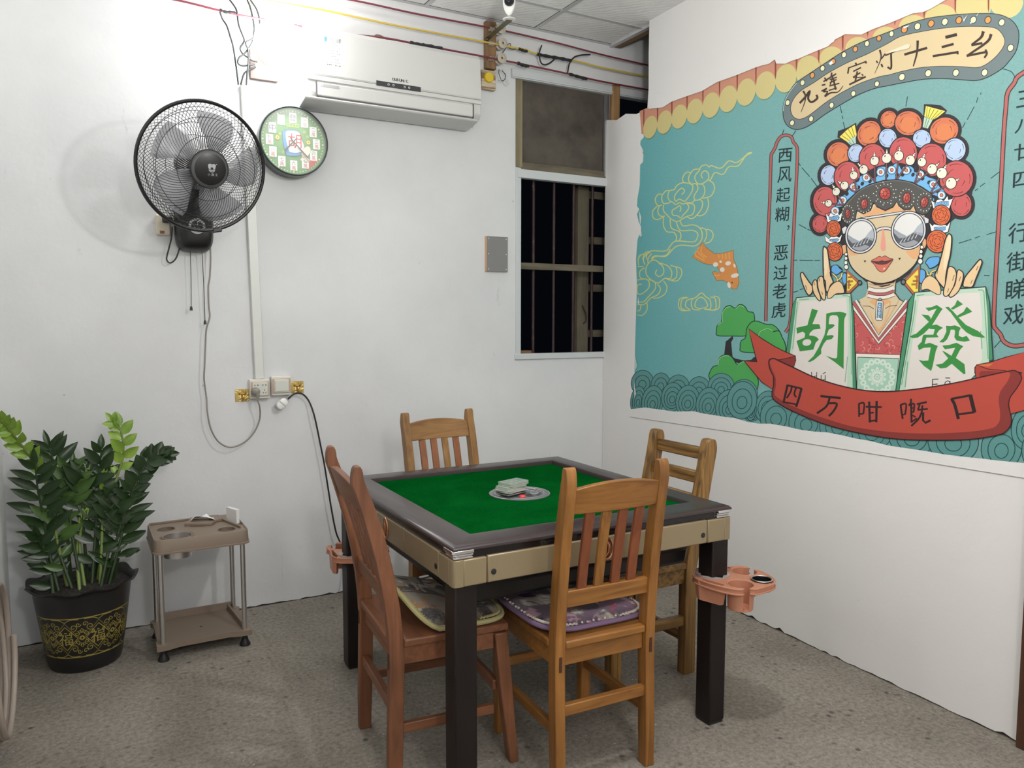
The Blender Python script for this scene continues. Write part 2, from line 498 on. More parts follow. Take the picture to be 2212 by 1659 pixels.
A.F('1382 240 1391 296 1384 304 1383 312 1388 322 1390 335 1389 350 1383 356 1382 400 1377 430 1376 445 1381 452 1376 462 1380 480 1385 490 1384 505 1379 512 1377 520 1374 560 1376 620 1374 680 1372 740 1371 800 1369 872 1369 882 '
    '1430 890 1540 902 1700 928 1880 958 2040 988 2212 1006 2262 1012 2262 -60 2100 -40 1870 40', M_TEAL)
# eave with its row of yellow discs
A.F('1382 240 1386 290 1560 230 1700 170 1860 110 1960 60 2140 10 2212 -20 2212 -80 1900 20 1675 130 1500 190', (198, 142, 118))
A.U(1360, 0, .19892)
ov = [(225,1380,72,126), (380,1325,78,130), (540,1266,82,133), (707,1206,86,138), (886,1141,91,141), (1071,1073,95,147), (1266,1000,100,151), (1475,926,108,154), (1697,849,113,158), (1932,768,120,166)]
for (x, y, a, b) in ov: A.E(x+5, y+12, a, b, (104, 140, 122), 14)
for (x, y, a, b) in ov: A.E(x, y, a, b, (203, 190, 132), 14)
for (x, y0, y1) in [(155,1195,1380), (305,1165,1335), (460,1100,1270), (625,1040,1205), (797,980,1130), (978,890,1055), (1170,815,1000), (1373,735,930), (1587,640,860), (1815,640,780), (2055,535,690)]:
    A.F([(x-8, y0), (x+8, y0-6), (x+6, y1-50), (x, y1), (x-6, y1-50)], (136, 74, 56))
A.U(1640, 0, .2592)
for (x, y, a, b) in [(412,575,100,112), (608,492,104,104), (830,412,112,104), (1062,330,118,108), (1290,240,126,116), (1520,150,136,116), (1782,62,150,118), (2060,10,142,142)]:
    A.E(x, y, a, b, (203, 190, 132), 8)
for (x, y0, y1) in [(137,490,665), (312,480,590), (497,410,530), (697,300,430), (905,255,315), (1132,165,220), (1375,90,160), (1635,-30,118), (1912,-60,110)]:
    A.F([(x-8, y0), (x+8, y0-6), (x+6, y1-40), (x, y1), (x-6, y1-40)], (136, 74, 56))
# rays behind the figure
A.U(1700, 200, .27721)
for d in ['416 105 427 160', '430 180 436 205', '440 230 452 285', '940 30 927 110', '1515 0 1508 15', '1490 35 1476 80', '1460 110 1405 212', '1390 232 1368 275', '88 545 106 570', '116 585 178 655',
          '190 668 240 738', '94 1028 152 1060', '160 1064 185 1075', '56 1306 82 1306', '98 1307 205 1308', '215 1308 260 1308', '1588 670 1666 610', '1505 733 1545 705', '1465 766 1490 748', '1340 1174 1438 1143', '1464 1134 1505 1120',
          '1555 1108 1636 1083', '1536 1424 1580 1426', '45 1558 90 1545', '100 1536 130 1528']:
    A.L(d, 6, TEALINK, 0)
# waves
WV = (92, 144, 142)
def wave(cx, cy, rx, ry, rings=4, w=5, rot=8):
    A.E(cx, cy, rx, ry, WV, rot, TEALINK, w, 28)
    for i in range(1, rings): A.E(cx, cy+ry*.06*i, rx*(1-i/rings*1.0), ry*(1-i/rings*1.0), None, rot, TEALINK, w, 22)
A.U(1360, 500, .25316)
for a in [(110,1292,96,108), (265,1312,82,106), (415,1335,98,112), (592,1352,98,114)]: wave(*a, 3)
# trees stand between the two rows of waves
def tree_blob(d, c=(76, 160, 86)):
    A.F(d, c, 1, (20, 58, 40), 7)
A.U(1360, 500, .25316)
A.F('835 930 880 890 885 915 868 945 880 1070 905 1085 975 1100 1040 1095 1080 1065 1090 1110 940 1125 870 1110 808 1050 822 935', (46, 44, 46))
tree_blob('752 888 742 850 750 800 785 770 790 700 820 645 860 632 902 655 940 622 985 640 1012 682 1055 692 1068 740 1062 790 1030 830 1000 888 880 892')
tree_blob('965 1028 945 985 952 935 990 905 1000 830 1040 775 1090 765 1160 790 1230 800 1290 870 1280 960 1180 1028')
A.U(1600, 560, .27667)
tree_blob('130 640 150 570 195 545 225 545 250 565 300 560 325 610 345 650 352 715 300 760 200 730 140 690')
A.L('130 640 150 570 195 545 225 545 250 565', 5, (150, 205, 140))
A.U(1360, 500, .25316)
tree_blob('682 1255 690 1190 720 1150 755 1140 765 1085 800 1055 850 1055 885 1085 920 1135 965 1105 1020 1125 1080 1215 1100 1300 1060 1380 900 1400 760 1380')
for d in ['795 770 792 700 825 652 860 642', '905 662 940 632 975 645', '757 1145 765 1090 805 1062 850 1062', '925 1140 965 1112 1000 1122', '752 800 790 772']: A.L(d, 5, (150, 205, 140))
for a in [(782,1330,114,120), (975,1390,118,128)]: wave(*a)
for a in [(72,1440,62,122), (197,1452,92,138), (365,1412,92,124), (497,1448,102,138), (672,1474,104,144), (850,1496,115,148), (1040,1560,70,60), (1180,1500,110,140)]: wave(*a)
A.U(1600, 700, .15671)
for a in [(150,1200,66,130), (20,1050,205,260), (490,1280,220,250), (905,1360,240,250), (1340,1400,250,260), (1810,1490,275,255)]: wave(*a, 3, 9)
A.U(1900, 740, .16275)
for a in [(430,1250,305,270), (980,1310,338,290), (1620,1400,270,300), (1960,1130,210,290), (2160,1420,270,310)]: wave(*a, 3, 11)
# scrolling clouds
CL = (198, 203, 132)
A.U(1360, 300, .15669)
for d in ['1690 188 1640 198 1560 270 1470 328 1370 305 1260 405 1130 368 1100 390 1060 358 990 380 960 440 910 500 905 560 950 620 1020 610 1090 550 1085 470 1040 440 1000 470 990 510 1010 545',
          '1690 190 1600 240 1500 370 1370 385 1290 490 1180 465 1120 560 1080 570', '960 415 880 430 820 520 820 590 850 610', '850 470 790 460 735 530 740 600',
          '620 700 660 640 740 605 860 630 870 700 830 780 760 860 690 830 640 860 620 800 660 730 720 680 760 720 720 770', '860 625 920 620 945 690 890 790 905 850',
          '930 620 1010 630 1040 700 1020 790 960 840 900 850 860 880 790 880 740 900 690 880 640 905 590 870 560 860 530 800 550 720 620 700', '1100 570 1160 620 1170 700 1120 790 1010 820',
          '560 715 500 720 445 800 470 890 560 880', '450 760 390 770 355 840 390 920 450 910', '470 910 470 990 520 1050 580 1110 660 1140 720 1110 790 1070 870 1040 900 960 880 900 800 890',
          '790 890 820 940 790 1000 740 1050 710 1090 660 1060 600 1050 590 990 650 950 690 920 710 960 695 1005', '380 930 320 1000 330 1090 400 1110 490 1060', '410 930 390 1000 420 1060 470 1070',
          '980 840 1010 880 990 970 920 1060 860 1100 800 1080', '1080 820 1090 920 1050 1020 980 1060 920 1050',
          '700 1130 740 1200 870 1185 960 1220 1000 1290 990 1400 900 1475 720 1465 620 1500 500 1620 360 1610 300 1650', '640 1130 700 1260 860 1260 940 1300 930 1380 870 1420 640 1410 560 1480 500 1545 300 1545 240 1600 240 1660',
          '560 1110 580 1230 690 1280 710 1340 690 1400', '470 1080 470 1200 520 1280 610 1290 650 1350 640 1410', '980 1225 1050 1250 1065 1340 1030 1420', '1060 1245 1130 1270 1155 1340 1110 1420 1040 1440',
          '290 1550 220 1570 180 1660', '200 1585 140 1610 120 1660']:
    A.L(d, 15, CL)
A.U(1360, 500, .25316)
for d in ['185 250 220 215 310 205 350 150', '190 245 150 290 140 350 170 400 240 440 300 400 350 400 360 340 320 290 260 270 220 245 185 250', '235 325 222 360 255 385 292 355 285 300 250 270', '350 290 400 310 400 390 350 415 310 400',
          '400 300 440 320 445 370 410 420 360 420', '130 310 90 340 90 390 120 410', '80 290 75 240 100 200 150 190 180 175', '130 285 120 230 160 185', '160 280 160 230 190 190', '70 300 120 300', '65 415 130 405 165 425 165 480 110 530 70 530 70 460 105 450',
          '165 410 215 430 220 490 160 560 120 600 65 600', '240 450 265 490 240 540 180 570 130 620 65 625', '290 420 320 470 305 530 250 565 200 570', '150 610 150 670 110 715 65 712', '100 625 90 670 65 680',
          '600 660 560 640 570 590 610 560 650 590 665 640 600 660', '640 660 690 660 690 590 650 555 615 525 570 560 530 590 540 660 600 670', '690 560 730 570 740 640 720 670 640 665', '720 550 765 570 765 650 720 675', '540 570 490 590 480 640 520 670', '500 565 450 580 440 650 480 672', '490 560 430 575 420 640 450 675 520 672']:
    A.L(d, 9, CL)
# koi
A.F('620 92 660 140 725 190 800 185 888 160 890 240 915 300 930 370 935 440 915 490 880 492 830 430 790 415 745 420 705 345 725 340 780 355 740 290 640 275 538 222', (205, 138, 78), 0, (120, 96, 66), 4)
for d in ['600 130 580 170 640 230', '620 130 610 180 660 220', '575 165 560 200 640 250', '760 195 765 225', '790 192 795 232', '820 185 825 235', '850 178 852 240', '720 360 740 380 770 370']: A.L(d, 5, (232, 176, 98))
for a in [(735,282,22,20), (778,258,10,11), (842,272,24,18), (793,326,20,20), (900,376,34,18), (897,292,9,18), (850,458,14,26)]: A.E(*a, (216, 210, 200), -15)
A.E(876, 437, 5, 7, (40, 34, 30))
# red ruled column frames
FR = (168, 96, 92); FRI = (52, 48, 50)
def column(d):
    A.L(d, 27, FRI); A.L(d, 17, FR)
A.U(1640, 280, .26549)
column('55 1560 62 1200 72 900 88 560 98 230 108 190 135 140 140 115 175 60 225 45 265 62 278 100 305 135 312 190 305 400 288 700 270 1100 262 1400 250 1580 215 1650')
for d in ['187 45 203 0', '272 50 300 8']: A.L(d, 6, TEALINK)
A.U(2090, 120, .38608)
column('340 80 280 120 262 155 225 210 215 300 205 420 190 700 172 1000 158 1250 148 1490 160 1530 185 1560 205 1600 260 1625 340 1615')
for d in ['198 74 245 90 270 125', '150 1635 190 1590']: A.L(d, 4, TEALINK)
A.U(1640, 280, .26549)
BL = (30, 48, 52)
for ch, x, y, h in [('西',212,208,112), ('风',208,365,128), ('起',196,530,118), ('糊',187,688,118), ('恶',178,1000,120), ('过',175,1162,116), ('老',166,1314,118), ('虎',160,1468,122)]:
    A.T(ch, x, y, 112, h, BL, -.06, -.10, 1.5)
A.T('，', 238, 798, 20, 40, BL)
A.U(2090, 120, .38608)
for ch, x, y, h in [('三',333,238,92), ('八',322,390,78), ('廿',318,536,92), ('四',312,690,82), ('行',286,990,112), ('街',275,1152,112), ('睇',272,1306,112), ('戏',258,1450,112)]:
    A.T(ch, x, y, 112, h, BL, -.06, -.16, 1)
# the lamp-studded title sign
SG = (106, 120, 122); CRM = (204, 185, 146)
A.U(1680, 60, .13861)
def tb(d):   # Tb crop coordinates into Ta crop coordinates
    v = [float(x) for x in d.split()]
    return ' '.join('%.1f %.1f' % (v[i]*1.0003+1731.5, v[i+1]*1.0003-288.6) for i in range(0, len(v), 2))
outer = '85 1310 90 1220 120 1110 200 970 300 850 520 700 760 540 1000 385 1300 230 1600 115 1850 20 ' + tb('300 230 620 140 1000 90 1350 68 1650 72 1840 125 1970 230 2030 390 1990 640 1860 830 1760 930 1560 1050 1370 1110 1150 1100 850 1080 560 1090 300 1130 0 1190') + ' 1500 950 1230 1060 960 1215 740 1350 560 1480 420 1560 280 1585 160 1530 100 1430'
A.F(outer, SG, 1, INK, 11)
A.L('92 1300 97 1220 127 1112 205 977 300 860', 9, (176, 205, 206))
inner = '205 1290 215 1190 270 1080 380 970 560 860 800 700 1100 540 1400 410 1700 290 1850 160 ' + tb('200 420 560 340 900 290 1250 268 1600 280 1730 340 1810 480 1780 600 1660 750 1500 870 1360 910 1150 895 800 890 500 910 200 970 0 1025') + ' 1600 760 1300 860 1000 1010 760 1160 580 1300 450 1390 340 1425 250 1390'
inner = inner.replace('1700 290 1850 160 ', '1720 245 ')
A.F(inner, CRM, 1, INK, 9)
for (x, y, c) in [(390,857,0), (542,742,1), (702,632,0), (868,527,1), (1037,422,0), (1213,334,1), (1394,247,0), (1582,165,1), (1777,95,0), (157,1168,0), (228,1482,0), (524,1420,0), (843,1208,0), (1182,1026,0), (1550,875,0), (1940,768,0)]:
    A.E(x, y, 36, 45, [(222, 220, 178), (214, 150, 92)][c], 15, INK, 11)
A.U(1920, 20, .13865)
for (x, y, c) in [(246,315,1), (450,268,0), (662,224,1), (877,196,0), (1096,172,1), (1320,166,0), (1548,168,1), (1764,206,0), (1900,602,0), (1497,987,0), (1049,990,0), (618,997,0), (208,1056,0)]:
    A.E(x, y, 46, 56, [(222, 220, 178), (218, 148, 84)][c], 25, INK, 11)
CH = (62, 50, 46)
A.U(1680, 60, .13861)
for d, w, t in [('400 985 432 1050 428 1150 366 1318', 34, (1, .25)), ('345 1176 430 1085 505 985 478 1100 530 1160 620 1100 605 1045', 34, None),
    ('716 840 915 718', 24, None), ('730 778 772 832', 24, None), ('846 698 836 775', 26, None), ('812 808 925 772', 20, None), ('815 862 922 806', 20, None), ('808 908 965 866', 22, None), ('866 762 820 890', 20, None), ('872 800 908 968', 28, None), ('798 978 925 938', 20, None),
    ('690 898 748 884', 24, None), ('685 990 768 945 716 1000 782 992 735 1072', 22, None), ('735 1072 830 1015 945 1000 1025 905', 32, (1, .3)),
    ('1215 545 1238 592', 28, None), ('1112 618 1096 716', 24, None), ('1112 625 1388 525', 20, None), ('1360 520 1388 555', 28, None), ('1180 682 1302 620', 24, None), ('1178 772 1292 700', 22, None), ('1245 680 1212 838', 26, None), ('1310 722 1338 748', 20, None), ('1180 780 1350 770', 14, None), ('1118 888 1376 762', 28, None),
    ('1596 345 1612 480 1515 716', 32, (1, .2)), ('1540 515 1562 550', 24, None), ('1682 404 1615 490', 22, None), ('1618 565 1640 615', 28, None), ('1678 434 1850 366', 24, (1, .4)), ('1770 398 1772 630 1715 612', 30, None)]:
    A.L(d, w, CH, 1, False, t)
A.U(1920, 20, .13865)
for d, w, t in [('245 708 602 602', 38, None), ('455 488 442 680 386 890', 40, (1, .5)), ('885 440 1066 394', 48, None), ('828 592 1014 542', 38, None), ('688 732 1086 668', 36, None), ('1075 650 1078 705', 30, None),
    ('1478 345 1440 440 1292 555', 50, (1, .6)), ('1290 562 1462 528', 36, None), ('1600 388 1535 510 1225 725', 46, (1, .7)), ('1215 728 1515 668', 36, None), ('1508 628 1532 690 1492 760', 40, (.8, .8))]:
    A.L(d, w, CH, 1, False, t)
# ---- opera headdress: dark backing first, then the pompoms
DK = (52, 48, 52); OR = (198, 114, 84); RD = (186, 90, 90); BU = (172, 190, 218)
balls = []
A.U(1740, 220, .12055)
balls += [(A.o, 595, 940, 212, 228, OR, 30), (A.o, 1145, 565, 205, 245, OR, 32), (A.o, 1495, 315, 150, 165, OR, 30), (A.o, 1480, 650, 165, 175, BU, 0), (A.o, 910, 920, 148, 168, BU, 15), (A.o, 420, 1315, 150, 185, BU, 8)]
A.U(1930, 210, .12658)
balls += [(A.o, 260, 445, 235, 215, OR, 0), (A.o, 870, 570, 255, 228, OR, -25), (A.o, 490, 710, 158, 160, BU, 0), (A.o, 1055, 895, 190, 200, BU, 10)]
reds = []
A.U(1740, 220, .12055)
reds += [(A.o, 1210, 1015, 245, 268, RD, 10), (A.o, 752, 1335, 235, 270, RD, 12)]
A.U(1930, 210, .12658)
reds += [(A.o, 175, 955, 242, 280, RD, 0), (A.o, 660, 1070, 255, 285, RD, 0), (A.o, 1080, 1390, 292, 308, RD, 10)]
A.U(1740, 380, .16878)
reds = [(A.o, 190, 615, 102, 118, RD, 0)] + reds + [(A.o, 255, 325, 158, 192, RD, 0)]
A.U(1920, 380, .16871)
reds = [(A.o, 930, 365, 138, 158, RD, 0)] + reds
for o, x, y, a, b, c, r in balls+reds:
    A.o = o; q = 6.5/o[2]; A.E(x, y, a+q, b+q, DK, r)
A.U(1700, 200, .27721)   # dark backing behind the lower pompoms, hair and hands
A.F('330 560 480 400 700 250 900 180 1150 200 1330 330 1400 560 1450 760 1420 900 1300 990 1180 1090 1100 1200 1050 1320 500 1330 440 1200 330 1100 230 1060 210 800', DK)
A.F('400 300 395 350 470 385 520 430 560 390 540 235 480 270', DK); A.F('1070 90 1060 260 1130 330 1250 140 1200 100 1130 92', DK)
for d, c in [('412 345 465 380 520 405 545 330 530 250 470 290', (224, 210, 96)), ('470 385 510 420 540 400 535 330', (172, 200, 180)), ('1085 105 1072 185 1135 215 1180 190 1235 145 1180 130', (226, 212, 98)), ('1072 190 1060 270 1100 280 1135 215', (176, 204, 184))]:
    A.F(d, c)
for d in ['430 335 490 375', '455 310 505 365', '480 285 520 355', '505 265 530 345', '1095 110 1090 190', '1120 120 1100 195', '1150 130 1110 205', '1180 140 1125 210', '1210 145 1135 215', '1090 200 1075 270', '1110 210 1085 275', '485 385 520 415', '510 370 530 405']: A.L(d, 4, (70, 74, 52), 0)
def tint(c, f): return tuple(max(0, min(255, int(v*f))) for v in c)
for i, (o, x, y, a, b, c, r) in enumerate(balls+reds):
    A.o = o; A.E(x, y, a, b, c, r, INK, 2.2/o[2])
    if c is OR: A.E(x+a*.05, y+b*.1, a*.62, b*.62, (205, 124, 82), r)
    for ph, rr, ln in [(200, .82, 55), (300, .80, 40), (20, .82, 45), (160, .55, 50), (330, .5, 45), (80, .78, 40), (120, .8, 25)]:
        ph += (i*37) % 40; pts = []
        for j in range(6):
            t = math.radians(ph+ln*j/5); X = a*rr*math.cos(t); Y = b*rr*math.sin(t); ca, sa = math.cos(math.radians(r)), math.sin(math.radians(r))
            pts.append((x+X*ca-Y*sa, y+X*sa+Y*ca))
        A.rib(A.P(pts), 1.5, tint(c, .42), False, (1, .4))
# blue crown fringe, flowers, pearls on stems
A.U(1700, 200, .27721)
A.F('425 890 350 930 395 845 440 790 500 715 590 640 640 610 700 575 790 555 890 548 980 570 1070 605 1150 670 1215 735 1240 800 1150 830 1100 900', DK)
A.F('440 890 370 915 400 850 420 815 470 780 500 720 560 690 575 650 640 640 660 670 705 650 705 590 760 575 800 590 850 550 880 570 900 600 950 570 990 590 1000 620 1060 610 1080 640 1110 660 1165 680 1190 730 1235 775 1210 820 1130 800 1100 860', (112, 172, 216), 1, INK, 5)
for x, y in [(470,790), (590,710), (650,690), (690,640), (905,640), (985,640), (1060,670), (1110,700), (780,650), (860,640), (560,740), (1180,770), (960,610)]: A.E(x, y, 13, 17, DK, 30)
for x, y in [(378,922), (437,840), (523,738), (622,662), (733,620), (820,603), (932,606), (1042,640), (1143,716), (1207,800)]:
    A.E(x, y, 33, 34, (128, 182, 220), 0, INK, 4)
    for q in range(8): A.E(x+17*math.cos(q*PI/4), y+17*math.sin(q*PI/4), 9, 9, (226, 222, 214), 0, None, 0, 8)
    A.E(x, y, 13, 14, (196, 128, 112), 0, INK, 4, 14)
PR = [(327,863,27,445,880), (387,772,30,445,880), (452,724,31,550,785), (524,645,31,548,790), (601,600,34,700,705), (686,532,34,690,690), (780,512,37,775,682), (875,493,37,853,680), (964,528,37,857,680), (1055,542,34,998,708), (1134,597,39,1000,710), (1210,628,41,1122,785), (1282,707,42,1128,790)]
for x, y, r, bx, by in PR: A.L([(x, y), (bx, by)], 15, INK, 0); A.L([(x, y), (bx, by)], 8, (128, 84, 88), 0)
for x, y, r, bx, by in PR:
    A.E(x, y, r, r*1.08, (216, 214, 198), 20, INK, 5)
    A.E(x-r*.35, y-r*.45, 4, 8, INK, 30, None, 0, 8)
    dx, dy = x-bx, y-by; ll = math.hypot(dx, dy); dx /= ll; dy /= ll
    A.E(x+dx*(r+11), y+dy*(r+11), 9, 10, (230, 226, 214), 0, INK, 3, 12); A.E(x+dx*(r+26), y+dy*(r+26), 6, 7, (230, 226, 214), 0, INK, 3, 10)
# ears, hair, face and neck
SK = (205, 186, 152); SKD = (214, 164, 118)
A.F('450 1000 440 1260 480 1270 500 1000', DK); A.F('1090 900 1130 900 1100 1150 1050 1180 1030 950', DK)
A.F('436 1190 420 1230 445 1260 470 1250 470 1190', SKD, 1, INK, 5); A.F('1060 1130 1090 1150 1085 1200 1055 1225 1045 1180', SKD, 1, INK, 5)
A.F('470 1220 490 1320 545 1400 620 1475 690 1510 745 1520 810 1505 880 1470 960 1410 1020 1330 1060 1230 1060 1100 1040 1230 940 1400 740 1487 560 1420', DK)
A.F('625 1430 638 1560 610 1610 540 1660 760 1900 960 1660 880 1610 845 1560 855 1430', SK, 0, INK, 8)
A.F('470 1230 495 1340 560 1418 640 1468 740 1488 840 1464 930 1408 1008 1330 1044 1230 1052 1100 1080 960 1000 870 860 840 700 860 550 925 490 1000 465 1100', SK, 1, INK, 10)
A.F('640 1470 690 1500 742 1516 800 1503 850 1462 840 1480 740 1490', DK)
A.F('500 1270 560 1260 600 1225 500 1200 480 1230', SKD, 1); A.F('930 1235 1000 1225 1040 1200 1030 1270 990 1300', SKD, 1)
A.F('555 930 660 930 690 880 850 870 880 890 990 890 1000 930 860 925 740 940 620 975', SKD)
# cap with jewels
CAP = (82, 81, 78)
A.F('432 900 480 838 560 765 650 715 760 685 870 678 980 700 1060 740 1135 792 1140 880 1105 940 1060 955 1010 930 992 880 965 910 915 912 875 880 858 850 830 892 770 920 705 890 680 855 655 918 600 945 548 920 535 990 490 1035 445 1010 425 960', CAP, 0, INK, 9)
A.L('450 890 560 775 650 725 760 695 870 688 980 710 1120 790', 5, (120, 118, 112))
for x, y, a, b, r in [(768,787,46,50,0), (607,868,28,42,8), (938,822,32,45,10), (1075,855,30,45,15), (478,945,20,40,0)]:
    for q in range(15):
        t = 2*PI*q/15; A.E(x+(a+24)*math.cos(t), y+(b+24)*math.sin(t), 5, 6, (222, 220, 212), 0, INK, 2, 8)
    if a > 40:
        for q in range(9): t = 2*PI*(q+.5)/9; A.E(x+(a+44)*math.cos(t), y+(b+40)*math.sin(t), 5, 6, (222, 220, 212), 0, INK, 2, 8)
    A.E(x, y, a, b, (172, 72, 66), r, INK, 5, 8); A.E(x-a*.3, y-b*.25, a*.45, b*.5, (208, 118, 104), r, None, 0, 7); A.E(x, y, a*.36, b*.4, (190, 86, 78), r, INK, 4, 8)
    for q in range(8): t = 2*PI*q/8; A.L([(x+a*.36*math.cos(t), y+b*.4*math.sin(t)), (x+a*math.cos(t), y+b*math.sin(t))], 3, INK, 0)
# sunglasses
LG = (206, 206, 210)
A.L('575 985 740 960 930 930', 22, INK, 0); A.L('575 985 740 960 930 930', 12, LG, 0)
A.F('430 1060 460 1040 480 1060 470 1100 440 1100', LG, 0, INK, 5); A.F('1070 965 1110 985 1108 1015 1080 1020', LG, 0, INK, 5)
A.L('695 1085 730 1062 790 1058 818 1068', 26, INK); A.L('695 1085 730 1062 790 1058 818 1068', 15, LG)
for x, y, a, b, r in [(580, 1117, 122, 137, 12), (953, 1074, 135, 150, 12)]:
    A.E(x, y, a, b, LG, r, INK, 7, 36); A.E(x, y, a-17, b-17, (214, 214, 212), r, INK, 6, 36)
    aa, bb = a-20, b-20
    def el(t0, t1, n=14):
        ca, sa = math.cos(math.radians(r)), math.sin(math.radians(r)); out = []
        for j in range(n):
            t = math.radians(t0+(t1-t0)*j/(n-1)); X = aa*math.cos(t); Y = bb*math.sin(t); out.append((x+X*ca-Y*sa, y+X*sa+Y*ca))
        return out
    A.F(el(-40, 30)+[(x+a*.3, y+b*.05), (x+a*.5, y-b*.2)], (170, 176, 184))
    A.F(el(0, 175, 22)+[(x-a*.5, y+b*.12), (x-a*.1, y+b*.3), (x+a*.35, y+b*.05)], (150, 156, 164))
    A.F(el(10, 160, 22)+[(x-a*.55, y+b*.42), (x-a*.1, y+b*.36), (x+a*.3, y+b*.12)], (84, 88, 94))
    A.F(el(35, 120, 16)+[(x-a*.1, y+b*.62), (x+a*.3, y+b*.5)], (150, 152, 158))
    for q in range(5): A.L([(x-a*.5+q*a*.22, y+b*.65-q*b*.06), (x-a*.3+q*a*.22, y+b*.4-q*b*.09)], 8, (188, 190, 194), 0, False, (1, .3))
# nose, mouth, beauty spots
A.F('752 1050 738 1150 735 1215 752 1235 772 1220 770 1150', (216, 150, 132), 1)
A.F('660 1313 700 1290 725 1275 745 1282 770 1272 800 1290 832 1300 800 1350 770 1390 740 1398 710 1380 685 1340', (200, 110, 92), 1, INK, 4)
A.F('665 1316 720 1318 745 1310 770 1316 828 1302 790 1332 745 1342 700 1335', (92, 58, 60), 1)
A.L('665 1316 720 1318 745 1310 770 1316 830 1300', 5, INK)
A.E(762, 1372, 9, 6, (236, 200, 184), -40, None, 0, 10)
for x, y in [(612, 1314), (882, 1294)]: A.F([(x, y+11), (x-9, y-3), (x-5, y-8), (x, y-4), (x+5, y-8), (x+9, y-3)], INK)
# side rosettes, crowns, pearl drops, ear ornaments
for d in ['320 1010 305 940 330 965 345 935 370 955 400 930 410 955 437 935 425 1000 370 1020', '305 1160 300 1115 330 1140 350 1120 395 1120 410 1130 436 1105 420 1160 370 1190', '1145 905 1127 840 1160 860 1175 835 1205 830 1225 845 1255 805 1262 835 1298 830 1270 905 1205 920', '1130 1085 1112 1010 1140 1040 1150 1025 1200 1035 1240 1030 1250 1040 1280 1005 1260 1085 1200 1105']:
    A.F(d, (226, 226, 222), 0, INK, 5)
for d in ['335 990 330 965 350 970 400 955 415 975 400 995 360 1000', '335 1155 335 1145 400 1138 412 1145 390 1165', '1155 890 1150 865 1200 850 1265 848 1265 880 1205 885', '1150 1075 1150 1050 1245 1045 1240 1070 1200 1080']: A.F(d, (108, 160, 206), 0, INK, 3)
for x, y in [(345,985), (372,975), (398,980), (350,1152), (375,1150), (1168,865), (1203,855), (1240,862), (1165,1062), (1190,1052), (1220,1055)]: A.E(x, y, 6, 7, (190, 214, 232), 0, INK, 3, 8)
for x, y, a, b in [(368,1060,57,64), (377,1240,62,72), (1207,955,74,79), (1176,1160,85,88)]:
    A.E(x, y, a, b, (202, 104, 66), 0, INK, 6)
    for q, rr in enumerate([.8, .62, .45, .28]):
        for j in range(4):
            t0 = q*40+j*90; A.L([(x+a*rr*math.cos(math.radians(t0+z)), y+b*rr*math.sin(math.radians(t0+z))) for z in (0, 20, 40, 58)], 5, (120, 48, 36), 1)
A.F('345 1400 350 1350 395 1340 435 1370 440 1400 470 1420 475 1470 450 1500 440 1520 460 1560 470 1400', INK)
A.F('350 1385 360 1350 395 1345 415 1370 435 1385 420 1400 390 1420 360 1400', (96, 158, 210), 1, INK, 4); A.F('435 1430 455 1405 475 1430 470 1470 455 1500 440 1475', (96, 158, 210), 1, INK, 4)
A.F('1030 1440 1025 1405 1050 1375 1080 1390 1085 1430 1070 1490 1040 1480', (96, 158, 210), 1, INK, 6); A.F('1085 1325 1110 1290 1150 1280 1195 1285 1180 1340 1120 1370 1100 1345', (96, 158, 210), 1, INK, 6)
for d in ['360 1410 390 1440 400 1470', '435 1405 425 1440 405 1460', '1095 1390 1105 1420 1140 1410', '1165 1385 1130 1400 1120 1430']: A.L(d, 15, INK); A.L(d, 9, (222, 206, 128))
A.F('470 1380 580 1480 490 1570 465 1560', (176, 100, 74), 0, INK, 6); A.F('475 1405 553 1482 492 1545 470 1545', (226, 204, 84), 0, INK, 4); A.E(572, 1482, 16, 17, (120, 112, 116), 0, INK, 8, 14)
A.F('1045 1340 900 1475 1000 1590 1030 1580', (176, 100, 74), 0, INK, 6); A.F('1030 1375 928 1475 1005 1570 1030 1560', (226, 204, 84), 0, INK, 4); A.E(912, 1476, 18, 19, (120, 112, 116), 0, INK, 10, 14)
for d in ['480 1440 510 1440', '470 1475 520 1470', '478 1500 505 1500', '490 1460 485 1530', '1000 1435 1030 1432', '985 1470 1035 1468', '1020 1440 1015 1530', '975 1495 1015 1495']: A.L(d, 13, INK); A.L(d, 8, (186, 106, 66))
for x, y, r in [(466,1260,12), (465,1292,13), (464,1325,14), (467,1360,17), (1056,1205,13), (1050,1240,14), (1048,1275,15), (1044,1315,19)]: A.E(x, y, r, r*1.1, (224, 222, 212), 0, INK, 5, 14)
# dress, choker and pendant
A.U(1600, 560, .27667)
A.F('885 330 870 600 905 740 1250 748 1300 600 1330 330 1082 660', RD, 0, INK, 6)
br = random.Random(5)
for i in range(70):
    x = 895+br.random()*390; y = 440+br.random()*295
    lim = 660-abs(x-1082)*1.55+30
    if y < lim: continue
    c = [(214, 142, 134), (160, 64, 64)][i % 2]; t = br.random()*6.28
    A.L([(x+12*q*math.cos(t+q*.7), y+12*q*math.sin(t+q*.7)) for q in range(4)], 8, c, 1, False, (1, .4))
A.F('930 318 1082 590 1240 318 1205 290 1195 230 1000 230 980 290', SK); A.F('1010 330 1082 580 1180 330', SKD, 1); A.F('1000 340 1082 545 1170 345 1085 380', SK, 1)
for w, c in [(74, INK), (64, (220, 216, 206)), (30, INK), (22, (170, 92, 90))]: A.L('885 335 1082 628 1318 335' if w < 70 else '885 335 1082 630 1318 335', w, c, 0)
for d in ['960 365 1010 368 1045 388', '1135 386 1170 366 1225 360']: A.L(d, 5, (90, 66, 54))
A.L('1000 190 1080 205 1205 185', 6, (200, 150, 110))
